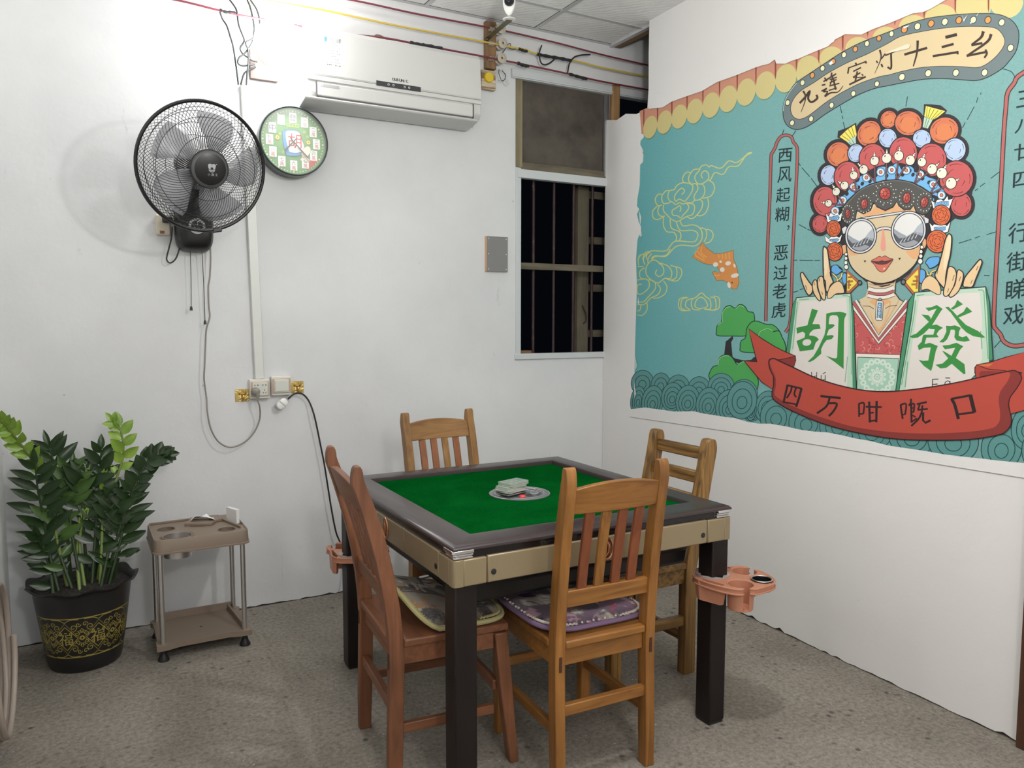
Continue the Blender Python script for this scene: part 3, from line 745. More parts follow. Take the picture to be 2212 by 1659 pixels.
for d, w, c in [('1000 232 1060 246 1140 244 1203 222', 32, (220, 216, 206)), ('998 262 1060 276 1140 274 1203 252', 26, (178, 98, 96)), ('997 282 1060 297 1140 296 1205 274', 24, (220, 216, 206))]: A.L(d, w+8, INK); A.L(d, w, c)
A.E(1093, 313, 12, 10, (150, 160, 168), 0, INK, 5, 10)
A.F('1070 324 1114 326 1118 335 1112 470 1105 478 1065 476 1058 466 1064 335', (222, 220, 212), 0, INK, 5); A.F('1077 338 1106 340 1103 462 1070 460', (96, 140, 178), 0, INK, 4)
for i, ch in enumerate('COOL'): A.T(ch, 1089-i*1.5, 360+i*30, 16, 22, (226, 228, 226), 0, 0, 1.5)
# back tile
A.F('905 735 1250 745 1232 1030 912 1018', (222, 218, 206), 0, INK, 5); A.F('920 765 1238 775 1222 1035 912 1028', (160, 198, 178), 0, INK, 6)
LC = (206, 218, 206)
cx, cy = 1072, 918
for q in range(16):
    t = 2*PI*q/16; A.E(cx+118*math.cos(t), cy+122*math.sin(t), 24, 24, LC, 0, None, 0, 12); A.E(cx+118*math.cos(t), cy+122*math.sin(t), 13, 13, (160, 198, 178), 0, LC, 5, 10)
for q in range(10):
    t = 2*PI*(q+.5)/10; A.E(cx+48*math.cos(t), cy+50*math.sin(t), 27, 13, LC, math.degrees(t), None, 0, 12); A.E(cx+50*math.cos(t), cy+52*math.sin(t), 9, 5, (170, 202, 184), math.degrees(t), None, 0, 8)
A.E(cx, cy, 20, 21, LC, 0, (150, 186, 168), 6, 16); A.E(cx, cy, 9, 9, (160, 198, 178), 0, None, 0, 8)
# held tiles
TG = (72, 140, 104); TGD = (40, 84, 66); TF = (214, 208, 202); TE = (182, 206, 186)
A.F('440 300 865 266 890 420 910 1030 700 1010 420 870 360 745 410 360', TGD, 0, INK, 6)
A.F('412 360 440 300 435 400 395 760 362 740', TG); A.F('868 290 885 420 905 1020 880 1010 870 500', TG)
A.F('443 303 862 270 872 480 880 1010 700 1000 420 880 388 755 430 420', TE); A.F('470 330 830 300 845 500 835 1010 700 1000 450 900 410 760 450 420', TF, 0)
for d in ['450 330 440 420 412 700', '460 318 540 310', '855 285 862 450 872 900', '820 960 840 760', '800 285 850 290 856 330']: A.L(d, 6, (120, 164, 136), 1)
A.F('1365 258 1920 214 1948 330 1978 790 1800 900 1500 1030 1215 1030 1312 330', TGD, 0, INK, 6)
A.F('1318 335 1360 265 1350 350 1240 1025 1220 1025', TG); A.F('1925 240 1945 330 1972 780 1950 790 1930 420', TG)
A.F('1368 262 1915 220 1932 420 1945 800 1700 1030 1245 1030 1340 480', TE); A.F('1400 292 1870 258 1890 450 1890 780 1750 1030 1290 1030 1370 500', TF)
for d in ['1370 320 1355 460 1262 980', '1380 285 1440 275', '1905 250 1915 420 1938 780', '1860 240 1900 245 1908 290', '1310 800 1290 1000', '1880 560 1890 700']: A.L(d, 7, (112, 160, 130), 1)
GC = (58, 136, 66)
A.U(1690, 600, .15670)
A.hole(A.P('418 425 500 452 425 638 520 640 538 702 440 715 388 762 382 795 430 798 480 815 515 850 470 895 438 990 250 1015 205 872 315 825 325 770 290 742 212 772 203 690 355 655'), [A.P(A.ep(348, 892, 62, 45, -12, 16))], GC)
A.F('615 495 680 478 800 470 855 478 897 495 868 560 862 600 855 1258 730 1160 605 1072 700 1105 745 1112 765 1095 785 560 765 520 700 515 665 530 655 570 650 640 715 640 732 660 700 690 650 715 620 795 700 790 722 805 690 845 620 860 580 910 545 985 548 1045 450 1130 400 1158 357 1158 440 1080 510 960 590 790 610 690', GC)
for d in ['412 1300 414 1380', '485 1300 482 1400', '412 1375 485 1350', '545 1340 545 1400 565 1410 600 1395', '600 1340 602 1420', '566 1325 608 1302']: A.L(d, 10, INK, 0)
A.U(1930, 600, .15675)
for d in ['450 415 535 405 608 375 690 430 655 475 540 660 430 770 345 825 270 832 230 810 330 765 410 690 500 605 525 570 605 425 495 460', '395 505 490 515 520 545 525 600 495 605',
          '722 405 770 400 830 460 920 560 1010 650 1180 735 1275 820 1240 828 1110 805 1020 755 950 690 880 590 800 480', '890 305 970 365 830 440 800 425 860 375', '1020 398 1098 468 905 550 890 520 975 470',
          '500 665 600 643 695 690 640 725 605 775 635 820 465 825 440 915 510 895 622 940 595 1010 550 1225 530 1285 430 1215 357 1130 420 1145 490 1140 525 960 430 965 360 998 345 935 400 880 415 800 430 785 560 785 580 710 510 705',
          '735 660 800 665 860 655 940 690 915 740 910 800 960 820 1020 800 1065 865 990 882 880 865 850 820 860 745 850 715 800 715 790 760 750 850 700 892 640 888 700 830 740 740',
          '683 935 780 925 880 895 975 945 930 990 870 1105 990 1190 1005 1320 980 1330 900 1260 815 1185 740 1240 660 1250 590 1200 690 1180 765 1110 680 1005 720 1020 810 1075 862 965 720 985']: A.F(d, GC)
for d in ['550 1398 545 1535', '545 1400 632 1396', '550 1470 620 1464', '725 1380 792 1382', '790 1420 790 1500', '790 1440 760 1418 725 1440 715 1480 740 1510 790 1480']: A.L(d, 12, INK, 0)
# hands
HK = (220, 190, 148); HL = (228, 206, 172)
A.U(1740, 380, .16878)
def finger(d, w=13, c=HK): A.F(d, c, 1, INK, w)
finger('-55 1265 -30 1235 0 1275 50 1350 100 1420 90 1500 40 1520 -20 1400', 14)
finger('235 940 262 912 290 950 315 1110 340 1280 365 1360 330 1400 300 1480 270 1470 262 1350 240 1290', 16)
finger('100 1370 130 1330 155 1350 165 1440 200 1540 205 1590 180 1595 130 1530 100 1450')
finger('165 1330 200 1285 235 1300 245 1370 265 1480 265 1570 240 1590 205 1540 170 1430')
finger('290 1560 300 1470 350 1390 420 1350 470 1370 500 1440 500 1500 400 1510 340 1560', 10)
for d in ['10 1400 25 1460', '118 1360 125 1400', '255 1150 250 1210', '320 1230 330 1290', '215 1480 230 1520', '190 1310 185 1350']: A.L(d, 7, INK, 0)
A.F('240 960 262 930 285 960 300 1110 280 1250 255 1250', HL, 1)
A.U(1920, 380, .16871)
finger('1170 1075 1200 1090 1195 1140 1120 1330 1080 1420 1010 1425 960 1410 985 1300 1080 1180', 16)
finger('760 760 785 742 812 770 815 850 800 1000 770 1130 740 1290 730 1430 680 1400 600 1280 640 1180 690 1000 730 830', 16)
finger('770 1180 820 1165 860 1200 875 1280 840 1420 770 1530 720 1535 710 1480 740 1350')
finger('890 1215 935 1215 965 1260 950 1360 900 1480 820 1550 780 1540 800 1490 860 1380')
finger('425 1460 440 1360 500 1290 560 1285 630 1340 670 1430 675 1500 640 1520 560 1480 500 1450', 10)
for d in ['800 790 790 860', '770 1040 750 1130', '640 1210 625 1260', '850 1270 825 1340', '780 1440 760 1490', '930 1290 910 1350', '1155 1150 1130 1210', '1060 1380 1080 1330']: A.L(d, 7, INK, 0)
A.F('765 780 785 765 805 790 800 900 770 1080 730 1200 710 1150 740 900', HL, 1)
# ribbon
RB = (181, 76, 64); RBD = (134, 56, 52); RL = (52, 28, 28)
A.U(1600, 700, .15671)
A.F('120 65 300 200 480 310 620 380 765 440 770 500 735 620 500 560 460 700 460 905 300 800 60 510 235 522 165 250', RB, 0, RL, 11)
A.F('235 522 140 505 200 450', DK)
A.F('450 485 560 490 760 445 770 500 738 612 600 560', RBD, 0, RL, 9)
A.U(1900, 740, .16275)
A.F('1300 295 1480 260 1700 190 1960 120 1960 890 1750 945 1700 700 1850 500 1900 400 1800 378 1500 440 1325 500 1275 400 1275 330', RB, 0, RL, 11)
A.F('1300 300 1450 350 1720 385 1500 450 1325 500 1280 400', (168, 70, 60), 1, RL, 9); A.F('1340 400 1400 375 1650 392 1450 455 1350 485', RBD, 1)
A.F('1300 298 1520 275 1460 320', (206, 116, 72))
A.U(1600, 560, .27667)
body = '225 800 240 778 270 775 300 790 430 850 580 920 760 980 950 1020 1120 1032 1300 1022 1500 995 1700 960 1900 915 2090 875 2150 870 2190 900 2198 940 2160 1010 2110 1080 2100 1150 2118 1230 2115 1290 2080 1340 2020 1370 1800 1405 1500 1412 1200 1400 900 1350 640 1280 400 1180 280 1110 250 1060 262 980 262 920 235 860'
A.F(body, RBD, 1, RL, 8)
A.F('232 800 245 786 270 783 300 798 430 858 580 928 760 988 950 1028 1120 1040 1300 1030 1500 1003 1700 968 1900 923 2080 883 2110 900 2085 960 2035 1030 2020 1100 2030 1180 2030 1250 2010 1290 1960 1320 1800 1345 1500 1360 1200 1350 900 1310 640 1235 420 1150 300 1085 270 1050 280 990 278 920 250 860', RB, 1)
A.L('225 800 240 778 270 775 300 790 430 850 580 920 760 980 950 1020 1120 1032 1300 1022 1500 995 1700 960 1900 915 2090 875', 8, RL)
BC = (48, 34, 36)
A.U(1600, 700, .15671)
for d, w in [('658 835 600 1085', 30), ('652 842 852 890', 26), ('850 880 820 1000 775 1140', 32), ('605 1075 790 1108', 22), ('715 862 700 930 645 1020', 24), ('775 876 750 960 775 1008', 24),
             ('1110 992 1390 1020', 32), ('1240 1005 1195 1130 1062 1230', 30), ('1215 1092 1335 1098 1290 1200 1225 1268', 30),
             ('1640 1092 1645 1278', 26), ('1640 1098 1712 1092 1702 1240', 24), ('1650 1240 1702 1236', 20), ('1735 1140 1955 1145', 26), ('1782 1068 1792 1356', 32), ('1885 1060 1880 1352', 32), ('1795 1225 1845 1220', 22), ('1785 1338 1888 1325', 24)]:
    A.L(d, w, BC, 0 if w in (26, 22, 20) else 1)
A.U(1900, 740, .16275)
for d, w in [('290 828 300 900 318 1012', 26), ('285 828 362 815 350 955', 24), ('322 958 350 950', 18), ('428 745 425 800 398 835', 26), ('400 835 470 812 462 925', 24), ('430 820 436 1055', 28), ('430 870 466 864', 18), ('430 925 465 920', 18), ('425 1058 510 1005', 22), ('448 962 490 990', 20),
             ('505 818 638 788', 26), ('545 820 520 890', 24), ('515 892 652 880', 24), ('580 830 570 920 530 1010 432 1106', 26), ('590 925 588 1030 620 1065 688 1030', 30),
             ('965 742 1010 830 1058 1015', 42), ('960 748 1215 700', 30), ('1215 692 1240 800 1272 930', 52), ('1050 952 1265 925', 28)]:
    A.L(d, w, BC, 0 if w in (30, 28) else 1)
# white plaster daubed over the mural's edges
A.U(1360, 0, .19892)
A.F('213 1186 230 1182 370 1167 460 1107 640 1042 790 992 960 892 1160 822 1370 737 1520 687 1585 642 1600 692 1700 694 1900 602 2050 540 2150 502 2230 452 2230 250 1400 500 216 900', M_PART)
A.U(1640, 0, .2592)
A.F('-20 560 90 532 135 497 160 532 230 522 330 492 470 432 580 388 640 330 700 300 720 286 860 290 960 242 1100 192 1290 112 1370 104 1440 72 1560 2 1700 -60 1500 -120 600 200 -20 400', M_PART)
A.F('1180 392 1240 370 1265 375 1255 405 1100 440 1060 442', (222, 208, 184))
for d in ['585 530 612 505 622 530 600 545', '1205 225 1262 212 1240 228 1215 240', '1700 125 1712 165 1745 120 1712 185', '1765 190 1790 170 1770 205', '1815 135 1838 105 1825 130']: A.F(d, (226, 226, 222))
A.U(0, 0, 1)
A.F('1362 884 1395 880 1430 885 1460 889 1500 888 1520 893 1540 896 1565 900 1590 903 1615 911 1640 915 1665 915 1700 921 1730 928 1760 932 1790 934 1820 940 1850 947 1880 952 1920 962 1960 968 2000 974 2040 981 2080 986 2120 990 2170 996 2212 1000 2262 1006 2262 1040 1700 950 1362 900', M_PART)
for d in ['1386 322 1392 326 1388 332', '1382 455 1387 470 1384 490', '1386 495 1388 510 1384 512', '1374 770 1377 790 1374 800', '1371 820 1375 850 1372 860', '1380 640 1383 660 1379 655']: A.F(d, (214, 220, 218))
mural = A.g.build('wall_mural', A.mats, smooth=False, weld=False)
tag(mural, 'teal printed mural of an opera lady holding two game tiles, on the right wall', 'mural')
# ================================================================== game table
TX0, TX1, TY0, TY1 = 0.868, 1.898, 1.905, 2.995
TCX, TCY = (TX0+TX1)/2, (TY0+TY1)/2
TT = 0.762
M_RIM = mat('rim_lacquer', rgb(56, 47, 48, 1.0), .30, 0, .5)
M_GLOSSBLK = mat('gloss_black_plastic', (.012, .010, .011, 1), .18, 0, .5)
M_FELT = mat('green_felt', (.002, .07, .01, 1), .95, 0, .0); k = N(M_FELT)
k.p.inputs['Sheen Weight'].default_value = .0; k.p.inputs['Sheen Roughness'].default_value = .5
_n = k.noise(k.coords((1, 1, 1)), 3.2, 5, .6, .5); _f = k.noise(k.coords((1, 1, 1)), 220, 2, .6)
_r1 = k.ramp(_n, 'Fac', [(.3, (.0006, .052, .007)), (.72, (.002, .090, .014))]); _r2 = k.ramp(_f, 'Fac', [(.3, (.75, .75, .75)), (.7, (1.15, 1.15, 1.15))])
_m = k.mix(1.0, (_r1, 'Color'), (_r2, 'Color'), 'MULTIPLY'); k.l(_m, 2, k.p, 'Base Color'); k.bump(_f, 'Fac', .25, .002)
M_APRON = mat('champagne_plastic', rgb(146, 131, 103, 1.05), .33, .25, .5)
M_SEAM = mat('seam_dark', (.05, .045, .035, 1), .7)
M_CAP = mat('brushed_aluminium', (.80, .80, .82, 1), .22, 1)
M_LEGB = mat('table_leg_brown', (.013, .009, .009, 1), .38, 0, .3)
k = N(M_LEGB); _n = k.noise(k.coords((1, 1, .3)), 9, 5, .6); _r1 = k.ramp(_n, 'Fac', [(.3, (.009, .0065, .0065)), (.75, (.019, .0125, .012))]); k.l(_r1, 'Color', k.p, 'Base Color')
M_BODY = mat('machine_body_black', (.008, .008, .008, 1), .35)
M_COPPER = mat('copper_trim', rgb(196, 150, 118, 1.2), .25, .8)
M_RUST = mat('emblem_brown', rgb(108, 52, 34, 1.2), .35, .3)
M_DIAL = mat('dial_grey', rgb(98, 98, 100, 1.2), .35, 0, .5)
M_DIAL2 = mat('dial_face', rgb(66, 66, 70, 1.2), .22, 0, .5, coat=.5)
M_SILV = mat('silver_line', (.62, .62, .64, 1), .3, .8)
M_WHITE = mat('white_plastic', (.82, .82, .80, 1), .35)
M_REDP = mat('red_button', rgb(206, 60, 66, 1.2), .35)
M_BLACKP = mat('black_plastic', (.014, .014, .015, 1), .45)

table = thing('mahjong_table', 'square automatic game table with green felt top, dark rim and tan sides', 'table', (TCX, TCY, 0))
HX, HY = (TX1-TX0)/2, (TY1-TY0)/2
# rim: mitred frame, one profile swept round four corners; profile (inset from the outer edge, z)
prof = [(.014, .741), (.004, .742), (.000, .746), (.001, .752), (.008, .758), (.020, TT), (.088, TT+.001), (.098, TT-.001), (.101, TT-.016), (.101, .700), (.06, .700), (.06, .741)]
def framering(ins, z): return [(-HX+ins, -HY+ins, z), (HX-ins, -HY+ins, z), (HX-ins, HY-ins, z), (-HX+ins, HY-ins, z)]
g = G(); n = len(prof)
vs = [p for (i, z) in prof for p in framering(i, z)]
fs = []
for a in range(n):
    b = (a+1) % n
    for c in range(4):
        d = (c+1) % 4
        fs.append((a*4+c, a*4+d, b*4+d, b*4+c))
g.add(vs, fs, 0)
rim = g.build('rim', M_RIM, table, ang=28)
# black slot strip under the rim, with a few cut-outs
g = G()
for sx, sy in ((0, -1), (0, 1), (-1, 0), (1, 0)):
    L = (HX if sx == 0 else HY)-.04
    if sx == 0: g.b2(-L, L, min(sy*(HY-.012), sy*(HY-.05)), max(sy*(HY-.012), sy*(HY-.05)), .702, .7425)
    else: g.b2(min(sx*(HX-.012), sx*(HX-.05)), max(sx*(HX-.012), sx*(HX-.05)), -L, L, .702, .7425)
for sy in (-1,):
    for x0, x1 in ((-.22, -.13), (-.10, -.06), (.02, .12), (.16, .2)): g.b2(x0, x1, sy*(HY-.02), sy*(HY-.009), .724, .7365)
g.build('slot_strip', M_GLOSSBLK, rim, bevel=.002)
# felt
g = G(); g.b2(-HX+.10, HX-.10, -HY+.10, HY-.10, .735, .7465)
felt = g.build('felt_top', M_FELT, table)
g = G(); g.b2(-HX+.106, -HX+.225, -HY+.102, -HY+.109, .7466, .7476)
g.build('tile_slot', M_WHITE, table)
# centre dial
dial = None
g = G(); g.lathe([(0, .7466), (.112, .7466), (.112, .7490), (.108, .7500), (.090, .7500), (.088, .7490), (0, .7490)], 56)
dial = g.build('centre_dial', M_DIAL, table)
g = G(); g.lathe([(0, .7490), (.087, .7490), (.084, .7512), (.070, .7535), (.04, .7550), (0, .7555)], 56); g.build('dial_dome', M_DIAL2, dial)
g = G(); g.ring(.090, .0014, 56, 6, 0, None, (0, 0, .7503)); g.ring(.110, .0010, 56, 6, 0, None, (0, 0, .7497)); g.build('dial_ring', M_SILV, dial)
for (x, y) in ((.032, -.052), (.052, .004)):
    g = G(); g.ring(.0145, .0022, 24, 6, 0, None, (x, y, .7552)); r_ = g.build('dice_window', M_SILV, dial)
    g = G(); g.lathe([(0, .7545), (.013, .7545), (.013, .7556), (0, .7556)], 20, 0, (x, y, 0)); g.build('window_pane', M_GLOSSBLK, r_)
g = G(); g.sph((-.028, -.070, .7535), .0135, 16, 8, 0, None, (1, 1, .45)); g.build('red_button', M_REDP, dial)
# tan side panels: two corner pieces and a middle run per side, seams as real gaps
AZ0, AZ1 = .643, .723
def side(sx, sy):
    ap = G()
    L = HX if sx == 0 else HY
    cuts = [-L+.105, -.165, .165, L-.105]
    spans = [(-L, cuts[0]-.0012), (cuts[0]+.0012, cuts[1]-.0012), (cuts[1]+.0012, cuts[2]-.0012), (cuts[2]+.0012, cuts[3]-.0012), (cuts[3]+.0012, L)]
    for q, (a, b) in enumerate(spans):
        drop = 0.010 if q in (0, 4) else .004
        e0 = HY if sx == 0 else HX
        o0, o1 = e0-.028, e0+(.000 if q in (0, 4) else -.0015)
        if q == 0: a += .03
        if q == 4: b -= .03
        if sx == 0: ap.b2(a, b, min(sy*o0, sy*o1), max(sy*o0, sy*o1), AZ0, AZ1-drop*.3)
        else: ap.b2(min(sx*o0, sx*o1), max(sx*o0, sx*o1), a, b, AZ0, AZ1-drop*.3)
    return ap
def facing(sx, sy, along, z, out=0.0):
    # frame on a side: local X along the side, local Y up, local Z outward
    o = Vector((sx*(HX+out), sy*(HY+out), z))
    t = Vector((-sy, sx, 0))
    return frame_from(o+t*along, (sx, sy, 0), t)
for sx, sy in ((0, -1), (0, 1), (-1, 0), (1, 0)):
    pn = side(sx, sy).build('side_panel', M_APRON, table, bevel=.004)
    L = HX if sx == 0 else HY
    for s in (-1, 1):
        T = facing(sx, sy, s*(L-.125), AZ0+.03, -.0013)
        g = G(); g.lathe([(0, 0), (.0085, 0), (.0085, .0012), (.006, .0022), (0, .0016)], 20, 0, (0, 0, 0), T); g.build('push_button', M_BLACKP, pn)
    T = facing(sx, sy, 0, AZ0+.042, -.0012)
    g = G()
    path = [(.021*math.cos(2*PI*q/32), .034*math.sin(2*PI*q/32), .002) for q in range(32)]
    g.tube(path, .0032, 8, 0, True, False, T)
    em = g.build('emblem', M_COPPER, pn)
    g = G(); vs = [(0, 0, .0016)]+[(.020*math.cos(2*PI*q/32), .033*math.sin(2*PI*q/32), .0014) for q in range(32)]
    g.add(vs, [(0, 1+q, 1+(q+1) % 32) for q in range(32)], 0, T); g.build('emblem_face', M_RUST, em)
    g = G(); g.tube([(-.006, -.026, .003), (.004, -.01, .006), (.004, .012, .006), (-.004, .028, .003)], [.001, .0028, .0028, .001], 6, 0, False, True, T)
    g.tube([(.010, -.02, .003), (.012, 0, .0045), (.008, .02, .003)], [.001, .002, .001], 6, 0, False, True, T); g.build('emblem_relief', M_COPPER, em)
# corner shells and stepped metal corner caps
for sx in (-1, 1):
    for sy in (-1, 1):
        g = G(); pts = [(HX, HY-.032), (HX, HY-.010), (HX-.003, HY-.003), (HX-.010, HY), (HX-.032, HY), (HX-.032, HY-.028), (HX-.028, HY-.032)]
        g.prism([(sx*x, sy*y) for x, y in pts], AZ0, AZ1-.003); g.build('corner_shell', M_APRON, table, bevel=.002)
        g = G()
        for (z0, z1, o) in ((.7215, .7270, -.010), (.7270, .7300, -.013), (.7300, .7350, -.008), (.7350, .7375, -.0105), (.7375, .7470, -.003)):
            e = .062
            X, Y = HX+o+.006, HY+o+.006
            pts = [(X, HY-e), (X, Y-.006), (X-.006, Y), (HX-e, Y), (HX-e, Y-.016), (X-.016, Y-.016), (X-.016, HY-e)]
            g.prism([(sx*a, sy*b) for a, b in pts], z0, z1)
        g.build('corner_cap', M_CAP, table, bevel=.0012)
# legs
LW = .070
for sx in (-1, 1):
    for sy in (-1, 1):
        cx, cy = sx*(HX-.006-LW/2), sy*(HY-.006-LW/2)
        g = G(); g.b2(cx-LW/2, cx+LW/2, cy-LW/2, cy+LW/2, .008, .70)
        lg = g.build('leg', M_LEGB, table, bevel=.005)
        g = G(); g.b2(cx-LW/2+.004, cx+LW/2-.004, cy-LW/2+.004, cy+LW/2-.004, 0, .012); g.build('leg_foot', M_BLACKP, lg)
# machine housing under the top
g = G()
def rr(ax, ay, z): return [(-ax, -ay, z), (ax, -ay, z), (ax, ay, z), (-ax, ay, z)]
g.loft([rr(.36, .37, .525), rr(.42, .43, .545), rr(.425, .435, .60), rr(.47, .48, .64), rr(.48, .49, .715)])
g.build('machine_housing', M_BODY, table, bevel=.01)
g = G(); g.lathe([(0, .517), (.18, .517), (.20, .522), (.20, .53)], 40); g.build('motor_pan', M_GLOSSBLK, table)
g = G(); g.b2(-.13, -.10, -.386, -.380, .555, .568); g.build('housing_latch', M_CAP, table)

# ------------------------------------------------------------------ stack of score plates on the dial
M_PLATE = [mat('plate_pale_green', rgb(168, 192, 172, .7), .35), mat('plate_edge_white', rgb(206, 208, 200, .7), .4), mat('plate_grey_print', rgb(140, 158, 152, .7), .4), mat('plate_yellow_print', rgb(208, 210, 176, .7), .4), mat('plate_dark', rgb(84, 88, 90, .7), .4)]
desc = ['lowest dark grey score plate in the stack on the table dial', 'dark grey score plate lying on the lowest plate of the stack', 'white score plate third from the bottom of the dial stack', 'white edged score plate in the middle of the dial stack, turned left',
        'pale score plate just above the middle of the dial stack', 'grey score plate third from the top of the dial stack', 'pale green score plate right under the top plate of the stack', 'pale green score plate with a printed number, topmost of the stack']
zz = .7570; rn = random.Random(11)
for i in range(8):
    th = .0068 if i in (6, 7) else .0050
    off = Vector((-.045 + (0, .002, -.003, -.006, -.004, .001, .012, .012)[i], -.022+(0, .002, -.003, 0, .003, .004, .008, .009)[i], 0))
    a = math.radians(18+(0, 3, -4, 6, 2, -3, 1, 0)[i])
    g = G(); w, d = .098, .060
    g.b2(-w/2, w/2, -d/2, d/2, 0, th*.62, 4 if i in (0, 1) else 1); g.b2(-w/2, w/2, -d/2, d/2, th*.62, th-.0004, 0 if i > 3 else 1)
    if i == 7:
        z = th-.0003
        g.add([(-w/2+.006, -d/2+.006, z), (w/2-.006, -d/2+.006, z), (w/2-.006, d/2-.006, z), (-w/2+.006, d/2-.006, z)], [(0, 1, 2, 3)], 2)
        for q, ch in enumerate('20'):
            vs, fs = glyph(ch); g.add([(x*.042-.030+q*.024, y*.042-.014, z+.0002) for x, y in vs], fs, 3)
    o = g.build('score_plate', M_PLATE, None, bevel=.0008, weld=False)
    o.location = Vector((TCX, TCY, zz))+off; o.rotation_euler = (0, 0, a); zz += th
    tag(o, desc[i], 'score plate', 'score plates stacked on the table dial')

# ------------------------------------------------------------------ clip-on cup holders
M_TERRA = mat('terracotta_plastic', rgb(184, 126, 100, 1.0), .42, 0, .4)
M_CLEAR = mat('clear_gasket', rgb(170, 160, 156, 1.2), .3, alpha=.75)
M_STEEL = mat('stainless_steel', (.72, .71, .70, 1), .34, 1)
M_DARKSTEEL = mat('dark_cup_lining', (.07, .07, .075, 1), .25, .9)
def holder(loc, rotz, label):
    # local +X points away from the table leg; origin on the leg's axis at the tray's upper face
    t = thing('cup_holder', label, 'cup holder', loc, rotz)
    th = .018
    # outline of the tray plate
    out = catmull([(-.062, -.05, 0), (-.066, 0, 0), (-.062, .05, 0), (-.02, .085, 0), (.04, .105, 0), (.085, .134, 0), (.135, .126, 0), (.17, .092, 0), (.195, .06, 0), (.215, .02, 0), (.212, -.03, 0), (.188, -.070, 0), (.155, -.110, 0), (.10, -.134, 0), (.04, -.122, 0), (-.02, -.09, 0)], True, 4)
    def circ(x, y, r, n=28): return [Vector((x+r*math.cos(2*PI*q/n), y+r*math.sin(2*PI*q/n), 0)) for q in range(n)]
    hw = .0395
    sq = [Vector((-hw, -hw, 0)), Vector((hw, -hw, 0)), Vector((hw, hw, 0)), Vector((-hw, hw, 0))]
    cups = [(.106, .076, .047), (.106, -.076, .047)]
    ash = (.172, .0, .033)
    notch = math.radians(30)
    for (cx, cy, r) in cups:
        sg = 1 if cy > 0 else -1; a0 = math.radians(58)*sg
        def rel(p):
            d = math.atan2(p.y-cy, p.x-cx)-a0
            return (d+PI) % (2*PI)-PI
        idx = [i for i, p in enumerate(out) if abs(rel(p)) < notch/2 and (p-Vector((cx, cy, 0))).length < .09]
        s0 = [i for i in range(len(out)) if i in idx and (i-1) % len(out) not in idx][0]
        rot_ = out[s0:]+out[:s0]; keep = rot_[len(idx):]
        arc = [Vector((cx+r*math.cos(a0+notch/2+(2*PI-notch)*q/32), cy+r*math.sin(a0+notch/2+(2*PI-notch)*q/32), 0)) for q in range(33)]
        out = keep+arc
    slot = [Vector((-.052, -.058, 0)), Vector((-.038, -.078, 0)), Vector((.045, -.112, 0)), Vector((.055, -.100, 0)), Vector((-.03, -.055, 0))]
    slot2 = [Vector((p.x, -p.y, 0)) for p in slot]
    holes = [sq, circ(*ash), slot, slot2]
    al = list(out); [al.extend(h) for h in holes]
    tri = tessellate_polygon([out]+holes)
    g = G(); m = len(al)
    g.add([(p.x, p.y, 0) for p in al]+[(p.x, p.y, -th) for p in al], [tuple(q) for q in tri]+[tuple(m+i for i in reversed(q)) for q in tri])
    i0 = 0
    for lp in [out]+holes:
        k0 = len(lp)
        g.add([(p.x, p.y, 0) for p in lp]+[(p.x, p.y, -th) for p in lp], [(q, (q+1) % k0, k0+(q+1) % k0, k0+q) for q in range(k0)])
    # raised lip
    g.tube([(p.x, p.y, -.001) for p in out], .0035, 6, 0, True, False)
    g.tube([(p.x*1.01, p.y*1.01, -th) for p in out], .003, 6, 0, True, False)
    tray = g.build('tray', M_TERRA, t, ang=50)
    # cup wells with an open notch on the outer side
    for (cx, cy, r) in cups:
        g = G(); n = 40; s = 1 if cy > 0 else -1
        a0 = math.radians(58)*s; open_w = notch
        ring = []
        for q in range(n+1):
            a = a0+open_w/2+(2*PI-open_w)*q/n
            ring.append((math.cos(a), math.sin(a)))
        vs = [];
        for rad, z in ((r, .001), (r-.003, -.080), (r-.006, -.080), (r-.003, .001)):
            vs += [(cx+rad*c, cy+rad*d, z) for c, d in ring]
        k1 = n+1; fs = []
        for b in range(4):
            b2 = (b+1) % 4
            for q in range(n): fs.append((b*k1+q, b*k1+q+1, b2*k1+q+1, b2*k1+q))
        fs += [(0, k1, 2*k1, 3*k1), (n, 3*k1+n, 2*k1+n, k1+n)]
        g.add(vs, fs)
        g.lathe([(0, -.082), (r-.004, -.082), (r-.004, -.077), (0, -.077)], 32, 0, (cx, cy, 0))
        g.build('cup_well', M_TERRA, tray, ang=50)
    # narrow side bins
    for sl in (slot, slot2):
        g = G(); c = sum(sl, Vector())/5; n = len(sl)
        o1 = [(c+(p-c)*1.12) for p in sl]; o2 = [(c+(p-c)*.92) for p in sl]; i1 = [(c+(p-c)*1.0) for p in sl]; i2 = [(c+(p-c)*.80) for p in sl]
        rings = [[(p.x, p.y, -.002) for p in o1], [(p.x, p.y, -.07) for p in o2]]
        g.loft(rings, 0, False)
        g.loft([[(p.x, p.y, -.002) for p in i1], [(p.x, p.y, -.066) for p in i2]], 0, False)
        g.add([(p.x, p.y, -.07) for p in o2], [tuple(range(n))]); g.add([(p.x, p.y, -.066) for p in i2], [tuple(range(n))])
        g.build('side_bin', M_TERRA, tray, ang=30, weld=False)
    g = G(); cx, cy, r = ash
    g.lathe([(r+.006, .0015), (r+.006, .004), (r-.001, .0042), (r-.003, -.03), (0, -.031), (0, -.034), (r, -.034), (r+.001, .0015)], 40, 0, (cx, cy, 0), None, True)
    ac = g.build('ash_cup', M_DARKSTEEL, t, ang=30)
    g = G(); g.ring(r+.003, .0022, 40, 8, 0, None, (cx, cy, .0045))
    g.build('cup_rim', M_STEEL, ac)
    gk = G(); cq = circ(0, 0, .060, 36); tri = tessellate_polygon([cq, sq]); al = cq+sq; m = len(al)
